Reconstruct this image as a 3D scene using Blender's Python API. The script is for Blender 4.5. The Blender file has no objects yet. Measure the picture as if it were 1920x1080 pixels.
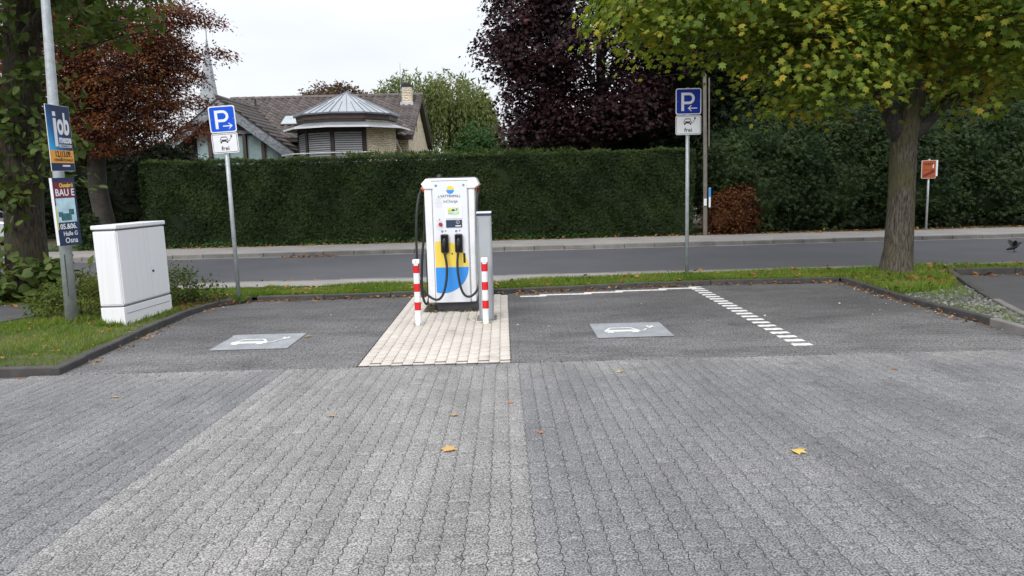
import bpy, bmesh, math, random
import numpy as np
from math import sin, cos, pi, radians, sqrt, atan2
from mathutils import Matrix, Vector

rng = np.random.default_rng(7)
random.seed(7)
S = bpy.context.scene
C = bpy.context.collection

# ------------------------------------------------------------------ camera
def Rx(a): return Matrix.Rotation(a, 4, 'X')
def Ry(a): return Matrix.Rotation(a, 4, 'Y')
def Rz(a): return Matrix.Rotation(a, 4, 'Z')
def T(*v): return Matrix.Translation(v)
cd = bpy.data.cameras.new('camera')
cam = bpy.data.objects.new('camera', cd); C.objects.link(cam)
cd.sensor_width = 36.0; cd.lens = 27.0; cd.clip_start = 0.05; cd.clip_end = 2000
cam.matrix_world = T(0, 0, 1.7) @ Rz(radians(-0.5)) @ Rx(pi/2 - radians(7.72)) @ Rz(radians(-1.43))
S.camera = cam

# ------------------------------------------------------------------ world, sun, exposure
SUN_EL, SUN_AZ = radians(40), radians(203)      # azimuth clockwise from +Y: behind the camera, a little left
w = bpy.data.worlds.new('World'); S.world = w; w.use_nodes = True
nt = w.node_tree; nt.nodes.clear()
def wn(t, **k):
    n = nt.nodes.new(t)
    for a, v in k.items(): setattr(n, a, v)
    return n
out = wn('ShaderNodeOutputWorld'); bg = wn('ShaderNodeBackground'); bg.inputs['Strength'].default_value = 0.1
sky = wn('ShaderNodeTexSky', sky_type='NISHITA', sun_disc=False, sun_elevation=SUN_EL, sun_rotation=SUN_AZ)
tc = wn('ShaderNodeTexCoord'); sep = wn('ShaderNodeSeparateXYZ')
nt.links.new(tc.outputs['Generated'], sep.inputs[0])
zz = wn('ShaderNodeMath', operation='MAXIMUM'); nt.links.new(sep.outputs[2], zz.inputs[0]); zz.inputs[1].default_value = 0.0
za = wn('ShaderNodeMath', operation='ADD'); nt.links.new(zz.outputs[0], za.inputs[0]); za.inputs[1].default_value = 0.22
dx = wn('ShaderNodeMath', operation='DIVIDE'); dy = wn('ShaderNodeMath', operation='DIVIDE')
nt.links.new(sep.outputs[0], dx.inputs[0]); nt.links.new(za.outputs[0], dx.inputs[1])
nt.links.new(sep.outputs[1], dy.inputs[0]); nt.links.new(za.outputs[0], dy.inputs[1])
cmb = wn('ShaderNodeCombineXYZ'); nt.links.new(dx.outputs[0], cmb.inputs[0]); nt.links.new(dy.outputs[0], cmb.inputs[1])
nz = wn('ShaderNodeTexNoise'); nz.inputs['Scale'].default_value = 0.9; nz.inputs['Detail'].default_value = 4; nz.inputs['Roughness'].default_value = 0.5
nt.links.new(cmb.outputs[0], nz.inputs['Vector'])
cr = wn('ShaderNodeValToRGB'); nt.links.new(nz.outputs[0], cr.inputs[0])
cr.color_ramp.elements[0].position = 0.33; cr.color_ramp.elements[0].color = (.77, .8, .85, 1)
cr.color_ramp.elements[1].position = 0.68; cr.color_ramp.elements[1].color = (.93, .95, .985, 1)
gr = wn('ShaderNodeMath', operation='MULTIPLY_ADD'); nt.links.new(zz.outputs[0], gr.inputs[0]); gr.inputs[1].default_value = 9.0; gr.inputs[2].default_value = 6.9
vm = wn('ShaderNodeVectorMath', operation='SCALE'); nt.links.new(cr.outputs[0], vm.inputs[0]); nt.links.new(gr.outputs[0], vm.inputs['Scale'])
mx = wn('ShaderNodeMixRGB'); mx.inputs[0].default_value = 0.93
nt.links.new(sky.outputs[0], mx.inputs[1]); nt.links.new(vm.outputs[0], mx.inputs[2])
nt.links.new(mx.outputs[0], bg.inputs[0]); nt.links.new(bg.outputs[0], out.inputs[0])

ld = bpy.data.lights.new('sun', 'SUN'); ld.energy = 1.5; ld.angle = radians(30); ld.color = (1, .965, .92)
sun = bpy.data.objects.new('sun', ld); C.objects.link(sun)
sd = Vector((sin(SUN_AZ)*cos(SUN_EL), cos(SUN_AZ)*cos(SUN_EL), sin(SUN_EL)))
sun.rotation_euler = sd.to_track_quat('Z', 'Y').to_euler(); sun.location = sd*50
S.view_settings.view_transform = 'Standard'; S.view_settings.look = 'None'
S.view_settings.exposure = 0.5; S.view_settings.gamma = 1; S.view_settings.use_curve_mapping = False
S.cycles.max_bounces = 6; S.cycles.diffuse_bounces = 3; S.cycles.glossy_bounces = 2
S.cycles.transmission_bounces = 3; S.cycles.transparent_max_bounces = 4
S.cycles.use_denoising = True
S.cycles.sample_clamp_indirect = 6

# ------------------------------------------------------------------ materials
def new_mat(name):
    m = bpy.data.materials.new(name); m.use_nodes = True
    t = m.node_tree
    return m, t, t.nodes['Principled BSDF']
def nd(t, ty, **k):
    n = t.nodes.new(ty)
    for a, v in k.items(): setattr(n, a, v)
    return n
def c4(c): return (c[0], c[1], c[2], 1)
def pm(name, col, rough=.6, var=.12, scale=6., fine=.0, fscale=120., bump=0., bscale=60., metal=0., spec=.5, island=0., coat=0.):
    """base colour with large soft variation, fine speckle, random per piece, and a little relief"""
    m, t, b = new_mat(name)
    co = nd(t, 'ShaderNodeNewGeometry')
    n1 = nd(t, 'ShaderNodeTexNoise'); n1.inputs['Scale'].default_value = scale; n1.inputs['Detail'].default_value = 4
    t.links.new(co.outputs['Position'], n1.inputs['Vector'])
    val = nd(t, 'ShaderNodeMapRange'); val.inputs[1].default_value = .3; val.inputs[2].default_value = .7
    val.inputs[3].default_value = 1-var; val.inputs[4].default_value = 1+var
    t.links.new(n1.outputs[0], val.inputs[0]); cur = val.outputs[0]
    if fine:
        n2 = nd(t, 'ShaderNodeTexNoise'); n2.inputs['Scale'].default_value = fscale; n2.inputs['Detail'].default_value = 2
        t.links.new(co.outputs['Position'], n2.inputs['Vector'])
        v2 = nd(t, 'ShaderNodeMapRange'); v2.inputs[1].default_value = .3; v2.inputs[2].default_value = .7
        v2.inputs[3].default_value = 1-fine; v2.inputs[4].default_value = 1+fine
        t.links.new(n2.outputs[0], v2.inputs[0])
        mu = nd(t, 'ShaderNodeMath', operation='MULTIPLY'); t.links.new(cur, mu.inputs[0]); t.links.new(v2.outputs[0], mu.inputs[1]); cur = mu.outputs[0]
    if island:
        ob = nd(t, 'ShaderNodeObjectInfo')
        ad = nd(t, 'ShaderNodeMath', operation='ADD'); t.links.new(co.outputs['Random Per Island'], ad.inputs[0]); t.links.new(ob.outputs['Random'], ad.inputs[1])
        fr = nd(t, 'ShaderNodeMath', operation='FRACT'); t.links.new(ad.outputs[0], fr.inputs[0])
        v3 = nd(t, 'ShaderNodeMapRange'); v3.inputs[3].default_value = 1-island; v3.inputs[4].default_value = 1+island
        t.links.new(fr.outputs[0], v3.inputs[0])
        mu = nd(t, 'ShaderNodeMath', operation='MULTIPLY'); t.links.new(cur, mu.inputs[0]); t.links.new(v3.outputs[0], mu.inputs[1]); cur = mu.outputs[0]
    sc = nd(t, 'ShaderNodeVectorMath', operation='SCALE'); sc.inputs[0].default_value = col[:3]
    t.links.new(cur, sc.inputs['Scale']); t.links.new(sc.outputs[0], b.inputs['Base Color'])
    b.inputs['Roughness'].default_value = rough; b.inputs['Metallic'].default_value = metal
    b.inputs['Specular IOR Level'].default_value = spec; b.inputs['Coat Weight'].default_value = coat
    if bump:
        n3 = nd(t, 'ShaderNodeTexNoise'); n3.inputs['Scale'].default_value = bscale; n3.inputs['Detail'].default_value = 4
        t.links.new(co.outputs['Position'], n3.inputs['Vector'])
        bp = nd(t, 'ShaderNodeBump'); bp.inputs['Strength'].default_value = bump; bp.inputs['Distance'].default_value = .01
        t.links.new(n3.outputs[0], bp.inputs['Height']); t.links.new(bp.outputs[0], b.inputs['Normal'])
    return m
def leaf_mat(name, cols, pos=(), trans=.35, rough=.55, nscale=.8, nw=.45, tint=(1.25, 1.3, .5), spec=.18):
    """leaf colours picked per leaf, leaning with a broad noise so that whole sprays turn together"""
    m, t, b = new_mat(name)
    g = nd(t, 'ShaderNodeNewGeometry'); ob = nd(t, 'ShaderNodeObjectInfo')
    ad = nd(t, 'ShaderNodeMath', operation='ADD'); t.links.new(g.outputs['Random Per Island'], ad.inputs[0]); t.links.new(ob.outputs['Random'], ad.inputs[1])
    fr = nd(t, 'ShaderNodeMath', operation='FRACT'); t.links.new(ad.outputs[0], fr.inputs[0])
    n1 = nd(t, 'ShaderNodeTexNoise'); n1.inputs['Scale'].default_value = nscale; n1.inputs['Detail'].default_value = 2
    t.links.new(g.outputs['Position'], n1.inputs['Vector'])
    mr = nd(t, 'ShaderNodeMapRange'); mr.inputs[1].default_value = .3; mr.inputs[2].default_value = .7; t.links.new(n1.outputs[0], mr.inputs[0])
    mixf = nd(t, 'ShaderNodeMix'); mixf.inputs[0].default_value = nw
    t.links.new(fr.outputs[0], mixf.inputs[2]); t.links.new(mr.outputs[0], mixf.inputs[3])
    r = nd(t, 'ShaderNodeValToRGB'); t.links.new(mixf.outputs[0], r.inputs[0])
    e = r.color_ramp.elements
    n = len(cols); ps = pos if pos else [i/(n-1) for i in range(n)]
    e[0].position = ps[0]; e[0].color = c4(cols[0]); e[1].position = ps[-1]; e[1].color = c4(cols[-1])
    for i in range(1, n-1):
        x = e.new(ps[i]); x.color = c4(cols[i])
    t.links.new(r.outputs[0], b.inputs['Base Color']); b.inputs['Roughness'].default_value = rough
    b.inputs['Specular IOR Level'].default_value = spec
    tr = nd(t, 'ShaderNodeBsdfTranslucent')
    tm = nd(t, 'ShaderNodeVectorMath', operation='MULTIPLY'); tm.inputs[1].default_value = tint
    t.links.new(r.outputs[0], tm.inputs[0]); t.links.new(tm.outputs[0], tr.inputs[0])
    ms = nd(t, 'ShaderNodeMixShader'); ms.inputs[0].default_value = trans
    t.links.new(b.outputs[0], ms.inputs[1]); t.links.new(tr.outputs[0], ms.inputs[2])
    t.links.new(ms.outputs[0], t.nodes['Material Output'].inputs['Surface'])
    return m
def stone_mat(name, col, col2, speck=.72, dust=(.3, .285, .27), sscale=120., patch=.9, dust_amt=.5, dusty=None, stretch=(1, 1)):
    """washed concrete stone: exposed light and dark grains, patches of pale wear, a tone per stone"""
    m, t, b = new_mat(name)
    g = nd(t, 'ShaderNodeNewGeometry'); ob = nd(t, 'ShaderNodeObjectInfo')
    n1 = nd(t, 'ShaderNodeTexNoise'); n1.inputs['Scale'].default_value = patch; n1.inputs['Detail'].default_value = 6; n1.inputs['Roughness'].default_value = .62
    mq = nd(t, 'ShaderNodeMapping'); mq.inputs['Scale'].default_value = (stretch[0], stretch[1], 1); t.links.new(g.outputs['Position'], mq.inputs[0]); t.links.new(mq.outputs[0], n1.inputs['Vector'])
    r1 = nd(t, 'ShaderNodeValToRGB'); t.links.new(n1.outputs[0], r1.inputs[0])
    r1.color_ramp.elements[0].position = .36; r1.color_ramp.elements[0].color = c4(col)
    r1.color_ramp.elements[1].position = .66; r1.color_ramp.elements[1].color = c4(col2)
    n4 = nd(t, 'ShaderNodeTexNoise'); n4.inputs['Scale'].default_value = .55; n4.inputs['Detail'].default_value = 8; n4.inputs['Roughness'].default_value = .7
    mp = nd(t, 'ShaderNodeMapping'); mp.inputs['Scale'].default_value = (.5, 1.3, 1); t.links.new(g.outputs['Position'], mp.inputs[0]); t.links.new(mp.outputs[0], n4.inputs['Vector'])
    r4 = nd(t, 'ShaderNodeMapRange'); r4.inputs[1].default_value = .52; r4.inputs[2].default_value = .75; r4.inputs[4].default_value = dust_amt; t.links.new(n4.outputs[0], r4.inputs[0])
    dfac = r4.outputs[0]
    if dusty:                                        # sand and dust washed into the gutter line between y0 and y1
        sp = nd(t, 'ShaderNodeSeparateXYZ'); t.links.new(g.outputs['Position'], sp.inputs[0])
        a = nd(t, 'ShaderNodeMapRange'); a.interpolation_type = 'SMOOTHSTEP'; a.inputs[1].default_value = dusty[0]; a.inputs[2].default_value = dusty[1]
        t.links.new(sp.outputs[1], a.inputs[0])
        mn = nd(t, 'ShaderNodeMath', operation='MULTIPLY'); t.links.new(a.outputs[0], mn.inputs[0])
        n5 = nd(t, 'ShaderNodeMapRange'); n5.inputs[1].default_value = .3; n5.inputs[2].default_value = .65; n5.inputs[4].default_value = dusty[2]; t.links.new(n1.outputs[0], n5.inputs[0])
        t.links.new(n5.outputs[0], mn.inputs[1])
        mxx = nd(t, 'ShaderNodeMath', operation='MAXIMUM'); t.links.new(mn.outputs[0], mxx.inputs[0]); t.links.new(dfac, mxx.inputs[1]); dfac = mxx.outputs[0]
    md = nd(t, 'ShaderNodeMixRGB'); t.links.new(dfac, md.inputs[0]); t.links.new(r1.outputs[0], md.inputs[1]); md.inputs[2].default_value = c4(dust)
    n2 = nd(t, 'ShaderNodeTexNoise'); n2.inputs['Scale'].default_value = sscale; n2.inputs['Detail'].default_value = 1.5; n2.inputs['Roughness'].default_value = .6
    t.links.new(g.outputs['Position'], n2.inputs['Vector'])
    r2 = nd(t, 'ShaderNodeValToRGB'); t.links.new(n2.outputs[0], r2.inputs[0]); e = r2.color_ramp.elements
    e[0].position = .34; e[0].color = (1-speck, 1-speck, 1-speck, 1); e[1].position = .66; e[1].color = (1+speck, 1+speck, 1+speck, 1)
    x = e.new(.5); x.color = (.93, .93, .93, 1)
    v3 = nd(t, 'ShaderNodeMapRange'); v3.inputs[3].default_value = .94; v3.inputs[4].default_value = 1.06
    ad = nd(t, 'ShaderNodeMath', operation='ADD'); t.links.new(g.outputs['Random Per Island'], ad.inputs[0]); t.links.new(ob.outputs['Random'], ad.inputs[1])
    fr = nd(t, 'ShaderNodeMath', operation='FRACT'); t.links.new(ad.outputs[0], fr.inputs[0]); t.links.new(fr.outputs[0], v3.inputs[0])
    mu = nd(t, 'ShaderNodeMixRGB', blend_type='MULTIPLY'); mu.inputs[0].default_value = 1; t.links.new(md.outputs[0], mu.inputs[1]); t.links.new(r2.outputs[0], mu.inputs[2])
    sc = nd(t, 'ShaderNodeVectorMath', operation='SCALE'); t.links.new(mu.outputs[0], sc.inputs[0]); t.links.new(v3.outputs[0], sc.inputs['Scale'])
    n6 = nd(t, 'ShaderNodeTexNoise'); n6.inputs['Scale'].default_value = 2.1; n6.inputs['Detail'].default_value = 5; n6.inputs['Roughness'].default_value = .6   # oil and damp spots
    t.links.new(g.outputs['Position'], n6.inputs['Vector'])
    r6 = nd(t, 'ShaderNodeMapRange'); r6.inputs[1].default_value = .6; r6.inputs[2].default_value = .72; r6.inputs[3].default_value = 1; r6.inputs[4].default_value = .72; t.links.new(n6.outputs[0], r6.inputs[0])
    s6 = nd(t, 'ShaderNodeVectorMath', operation='SCALE'); t.links.new(sc.outputs[0], s6.inputs[0]); t.links.new(r6.outputs[0], s6.inputs['Scale'])
    t.links.new(s6.outputs[0], b.inputs['Base Color']); b.inputs['Roughness'].default_value = .8; b.inputs['Specular IOR Level'].default_value = .3
    bp = nd(t, 'ShaderNodeBump'); bp.inputs['Strength'].default_value = .5; bp.inputs['Distance'].default_value = .004
    t.links.new(n2.outputs[0], bp.inputs['Height']); t.links.new(bp.outputs[0], b.inputs['Normal'])
    return m
M = {}
M['cool'] = stone_mat('paving_cool', (.15, .149, .155), (.215, .213, .219), dusty=(6.3, 7.1, .5), stretch=(1.6, .5))
M['warm'] = stone_mat('paving_warm', (.2, .194, .191), (.285, .274, .268), dust=(.32, .307, .298), speck=.72, patch=1.0, dusty=(6.3, 7.1, .5), stretch=(2.0, .6))
M['bay'] = stone_mat('paving_bay', (.082, .08, .082), (.125, .121, .123), dust=(.185, .178, .178), sscale=55, dust_amt=.6, speck=.7, dusty=(10.2, 7.2, 1.0), stretch=(.8, 1.6))
M['joint'] = pm('joint_sand', (.085, .081, .078), .95, var=.97, scale=2.4, fine=.4, fscale=80)
M['beige'] = stone_mat('paving_beige', (.52, .47, .42), (.6, .555, .505), speck=.1, dust=(.36, .32, .28), sscale=90, dust_amt=.35)
M['beigejoint'] = pm('island_joint_sand', (.045, .036, .03), .95, fine=.4, fscale=60)
M['asphalt'] = pm('asphalt', (.07, .07, .078), .75, var=.12, scale=.7, fine=.35, fscale=90, bump=.25, bscale=150)
M['asphalt2'] = pm('asphalt_bay', (.066, .065, .067), .85, var=.18, scale=1.5, fine=.4, fscale=90, bump=.3, bscale=150)
M['walk'] = pm('sidewalk_paving', (.27, .255, .24), .85, var=.12, scale=1.2, fine=.2, fscale=60)
M['kerb'] = pm('kerb_concrete', (.19, .18, .17), .85, var=.2, scale=3, fine=.2, fscale=120, island=.1, bump=.2)
M['darkkerb'] = pm('kerb_dark', (.055, .052, .05), .85, var=.25, scale=5, fine=.3, fscale=120, island=.15, bump=.3)
M['soil'] = pm('soil', (.075, .07, .032), .95, var=.3, scale=4, fine=.4, fscale=50, bump=.4, bscale=40)
M['ground'] = pm('ground', (.06, .06, .035), .95, var=.3, scale=.5, fine=.3, fscale=8)
def worn_paint():
    m, t, b = new_mat('road_paint'); g = nd(t, 'ShaderNodeNewGeometry')
    n = nd(t, 'ShaderNodeTexNoise'); n.inputs['Scale'].default_value = 22; n.inputs['Detail'].default_value = 6; n.inputs['Roughness'].default_value = .75
    t.links.new(g.outputs['Position'], n.inputs['Vector']); r = nd(t, 'ShaderNodeValToRGB'); t.links.new(n.outputs[0], r.inputs[0])
    r.color_ramp.elements[0].position = .33; r.color_ramp.elements[0].color = (.2, .2, .2, 1); r.color_ramp.elements[1].position = .43; r.color_ramp.elements[1].color = (.68, .68, .66, 1)
    t.links.new(r.outputs[0], b.inputs['Base Color']); b.inputs['Roughness'].default_value = .7
    return m
M['paint'] = worn_paint()
def bark_mat(name, dark, light, moss, mossy=.6):
    m, t, b = new_mat(name); g = nd(t, 'ShaderNodeNewGeometry')
    mp = nd(t, 'ShaderNodeMapping'); mp.inputs['Scale'].default_value = (1, 1, .16); t.links.new(g.outputs['Position'], mp.inputs[0])
    n = nd(t, 'ShaderNodeTexNoise'); n.inputs['Scale'].default_value = 42; n.inputs['Detail'].default_value = 5; n.inputs['Roughness'].default_value = .65; t.links.new(mp.outputs[0], n.inputs['Vector'])
    r = nd(t, 'ShaderNodeValToRGB'); t.links.new(n.outputs[0], r.inputs[0])
    r.color_ramp.elements[0].position = .38; r.color_ramp.elements[0].color = c4(dark); r.color_ramp.elements[1].position = .62; r.color_ramp.elements[1].color = c4(light)
    n2 = nd(t, 'ShaderNodeTexNoise'); n2.inputs['Scale'].default_value = 2.6; n2.inputs['Detail'].default_value = 5; t.links.new(g.outputs['Position'], n2.inputs['Vector'])
    f = nd(t, 'ShaderNodeMapRange'); f.inputs[1].default_value = .45; f.inputs[2].default_value = .62; f.inputs[4].default_value = mossy; t.links.new(n2.outputs[0], f.inputs[0])
    mx_ = nd(t, 'ShaderNodeMixRGB'); t.links.new(f.outputs[0], mx_.inputs[0]); t.links.new(r.outputs[0], mx_.inputs[1]); mx_.inputs[2].default_value = c4(moss)
    t.links.new(mx_.outputs[0], b.inputs['Base Color']); b.inputs['Roughness'].default_value = .95; b.inputs['Specular IOR Level'].default_value = .2
    bp = nd(t, 'ShaderNodeBump'); bp.inputs['Strength'].default_value = 1; bp.inputs['Distance'].default_value = .03
    t.links.new(n.outputs[0], bp.inputs['Height']); t.links.new(bp.outputs[0], b.inputs['Normal'])
    return m
M['greypaint'] = pm('grey_marking', (.27, .28, .3), .75, var=.14, scale=5, fine=.22, fscale=90)
M['white'] = pm('white_paint', (.79, .8, .82), .35, var=.05, scale=5, fine=.03, fscale=40)
M['white2'] = pm('panel_white', (.74, .76, .8), .3, var=.02, scale=3)
M['dgrey'] = pm('dark_grey_metal', (.05, .053, .06), .5, var=.15)
M['black'] = pm('black_plastic', (.012, .012, .014), .45, var=.2)
M['rubber'] = pm('cable_rubber', (.014, .014, .016), .5, var=.2)
M['seam'] = pm('panel_gap', (.16, .165, .18), .6, var=.05)
M['grey'] = pm('pillar_grey', (.36, .39, .41), .45, var=.05, scale=4)
M['greyd'] = pm('pillar_flange', (.26, .28, .3), .5, var=.05)
M['red'] = pm('red_film', (.62, .012, .018), .4, var=.05)
M['redbtn'] = pm('red_plastic', (.6, .01, .03), .3, var=.05)
M['yellow'] = pm('yellow_print', (.83, .62, .09), .35, var=.02)
M['blue'] = pm('blue_print', (.035, .28, .78), .35, var=.02)
M['navy'] = pm('navy_print', (.025, .045, .085), .35, var=.05)
M['ink'] = pm('black_print', (.015, .016, .02), .5, var=.05)
M['inkgrey'] = pm('grey_print', (.3, .31, .33), .5, var=.05)
M['teal'] = pm('teal_print', (.03, .2, .32), .4, var=.05)
M['screen'] = pm('display_glass', (.55, .7, .5), .15, var=.15, scale=30)
M['screeny'] = pm('display_yellow', (.75, .7, .12), .15, var=.1)
M['orange'] = pm('orange_ring', (.9, .16, .03), .35, var=.05)
M['signblue'] = pm('sign_blue', (.004, .085, .6), .45, var=.04, spec=.2)
M['signblue2'] = pm('sign_blue_dark', (.004, .03, .33), .45, var=.04, spec=.2)  # darker blue for the right parking sign
M['signwhite'] = pm('sign_white', (.76, .77, .8), .35, var=.03)
M['galv'] = pm('galvanised_steel', (.42, .46, .48), .5, var=.14, scale=14, fine=.1, fscale=60, metal=.35)
M['orangesign'] = pm('orange_sign', (.34, .07, .012), .45, var=.1)
M['orangedark'] = pm('sign_overprint', (.12, .012, .008), .5, var=.1)
M['cabinet'] = None
M['poster_navy'] = pm('poster_navy', (.012, .03, .085), .5, var=.1)
M['poster_orange'] = pm('poster_orange', (.8, .36, .06), .5, var=.05)
M['poster_wine'] = pm('poster_wine', (.16, .015, .04), .5, var=.08)
M['poster_sky'] = pm('poster_pale_blue', (.42, .6, .68), .5, var=.25, scale=9)
M['poster_teal'] = pm('poster_teal', (.04, .13, .16), .5, var=.3, scale=20)
M['poster_yellow'] = pm('poster_yellow', (.8, .7, .12), .5, var=.05)
M['brick'] = pm('pale_brick', (.78, .68, .52), .85, var=.06, scale=3, fine=.08, fscale=40, island=.13)
M['mortar'] = pm('mortar', (.2, .17, .14), .95, var=.1)
M['tile'] = pm('roof_tile', (.08, .064, .06), .6, var=.15, scale=1.5, island=.4, bump=.1)
M['zinc'] = pm('zinc_sheet', (.36, .39, .42), .38, var=.08, scale=3, metal=.5)
M['zincseam'] = pm('zinc_seam', (.16, .17, .19), .45, var=.1, metal=.4)
M['wood'] = pm('dark_brown_wood', (.03, .022, .02), .6, var=.15)
M['woodf'] = pm('brown_fascia', (.075, .055, .05), .6, var=.15)
M['slat'] = pm('shutter_slat', (.34, .35, .37), .45, var=.05)
M['slate'] = pm('slate_cladding', (.2, .22, .245), .6, var=.25, scale=12, fine=.2, fscale=12)
M['steeple'] = pm('steeple_slate', (.3, .33, .36), .6, var=.15, scale=2)
M['glass'] = pm('window_glass', (.35, .47, .48), .08, var=.3, scale=1.2, spec=.8)
M['skyglass'] = pm('skylight_glass', (.3, .34, .36), .2, var=.1, scale=2, spec=.8)
M['lead'] = pm('lead_flashing', (.5, .5, .52), .6, var=.1)
M['bark'] = bark_mat('bark', (.035, .03, .024), (.14, .125, .1), (.085, .08, .03))
M['lindenbark'] = bark_mat('linden_bark', (.022, .019, .016), (.085, .072, .056), (.05, .045, .022), .4)
M['darkbark'] = pm('dark_bark', (.045, .04, .034), .95, var=.3, scale=5, fine=.4, fscale=30, bump=.8, bscale=30)
M['postwood'] = pm('weathered_post', (.16, .145, .125), .9, var=.15, scale=8, fine=.15, fscale=50)
M['car'] = pm('silver_car_paint', (.55, .57, .6), .25, var=.03, metal=.3, coat=.5)
M['carglass'] = pm('car_glass', (.02, .022, .025), .08, var=.1, spec=.8)
M['crow'] = pm('black_feathers', (.008, .008, .01), .45, var=.3, scale=40)
M['greystone'] = pm('pale_stone', (.5, .49, .47), .8, island=.3)
M['gravel'] = pm('gravel_stone', (.13, .13, .125), .85, var=.25, scale=3, island=.75)
LM = {}
LM['maple'] = leaf_mat('maple_leaf', [(.07, .12, .024), (.115, .18, .03), (.175, .24, .038), (.27, .3, .044), (.46, .36, .055), (.46, .2, .05)], [.05, .3, .5, .67, .83, .98], trans=.45)
LM['linden'] = leaf_mat('linden_leaf', [(.03, .05, .012), (.06, .095, .022), (.11, .155, .045), (.16, .17, .04)], [.1, .4, .75, .97], trans=.32)
LM['beech'] = leaf_mat('copper_beech_leaf', [(.024, .013, .013), (.065, .026, .018), (.14, .052, .02), (.24, .1, .032), (.09, .095, .025)], [.12, .34, .55, .75, .93], trans=.3, nscale=1.0, nw=.55, tint=(1.6, .7, .5))
LM['purple'] = leaf_mat('purple_maple_leaf', [(.011, .006, .008), (.022, .01, .013), (.044, .017, .021), (.1, .03, .02)], [.05, .4, .78, 1.], trans=.15, nw=.4, tint=(1.5, .4, .5))
LM['hedge'] = leaf_mat('yew_hedge_leaf', [(.008, .015, .005), (.018, .033, .009), (.032, .056, .014), (.06, .085, .02), (.07, .05, .025)], [.08, .42, .72, .95, 1.], trans=.15, nscale=.9, nw=.4)
LM['hedgetop'] = leaf_mat('yew_top_leaf', [(.02, .04, .01), (.05, .08, .02), (.09, .12, .03)], trans=.25, nw=.3)  # lighter green leaves for the top of the hedge
LM['evergreen'] = leaf_mat('evergreen_leaf', [(.009, .018, .008), (.02, .037, .013), (.042, .07, .022), (.085, .115, .034)], [.05, .4, .75, 1.], trans=.15, nw=.5)
LM['darkgreen'] = leaf_mat('dark_tree_leaf', [(.007, .013, .006), (.015, .026, .01), (.03, .045, .014)], trans=.2, nw=.4)
LM['willow'] = leaf_mat('willow_leaf', [(.06, .085, .028), (.12, .15, .05), (.2, .22, .085)], trans=.35, nscale=.5, nw=.45)
LM['bush'] = leaf_mat('green_bush_leaf', [(.015, .045, .012), (.035, .09, .02), (.06, .13, .03)], trans=.3)
LM['brown'] = leaf_mat('brown_tree_leaf', [(.06, .035, .025), (.1, .055, .035), (.1, .085, .03)], trans=.3)
LM['beechhedge'] = leaf_mat('dry_beech_leaf', [(.03, .014, .01), (.07, .028, .014), (.13, .048, .016), (.05, .045, .016)], [.05, .35, .8, 1.], trans=.25, nscale=1.6, nw=.6, tint=(1.5, .8, .5))
LM['spirea'] = leaf_mat('spirea_leaf', [(.03, .06, .012), (.075, .115, .02), (.15, .16, .025), (.2, .06, .04)], [.05, .45, .85, 1.], trans=.3)
LM['grass'] = leaf_mat('grass_blade', [(.06, .12, .016), (.12, .2, .028), (.19, .25, .045), (.28, .24, .09)], [.05, .4, .75, 1.], trans=.3, nscale=1.1, nw=.45)
LM['litter'] = leaf_mat('fallen_leaf_litter', [(.1, .035, .015), (.2, .08, .025), (.34, .19, .06), (.38, .28, .1)], [.05, .35, .7, 1.], trans=.1, tint=(1, 1, 1))
LM['tan'] = leaf_mat('tan_leaf', [(.5, .3, .1), (.55, .36, .14)], trans=.1, tint=(1, 1, 1))
LM['rust'] = leaf_mat('rust_leaf', [(.4, .15, .06), (.5, .22, .1)], trans=.1, tint=(1, 1, 1))
LM['yleaf'] = leaf_mat('yellow_leaf', [(.6, .42, .1), (.62, .45, .14)], trans=.1, tint=(1, 1, 1))

# white cabinet paint with faint rain streaks
def cabinet_mat():
    m, t, b = new_mat('cabinet_paint')
    g = nd(t, 'ShaderNodeNewGeometry'); mp = nd(t, 'ShaderNodeMapping'); mp.inputs['Scale'].default_value = (22, 22, .7)
    t.links.new(g.outputs['Position'], mp.inputs[0])
    n = nd(t, 'ShaderNodeTexNoise'); n.inputs['Scale'].default_value = 1; n.inputs['Detail'].default_value = 3; t.links.new(mp.outputs[0], n.inputs['Vector'])
    r = nd(t, 'ShaderNodeValToRGB'); t.links.new(n.outputs[0], r.inputs[0])
    r.color_ramp.elements[0].position = .3; r.color_ramp.elements[0].color = (.745, .745, .755, 1)
    r.color_ramp.elements[1].position = .48; r.color_ramp.elements[1].color = (.78, .79, .82, 1)
    t.links.new(r.outputs[0], b.inputs['Base Color']); b.inputs['Roughness'].default_value = .5
    return m
M['cabinet'] = cabinet_mat()

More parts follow.
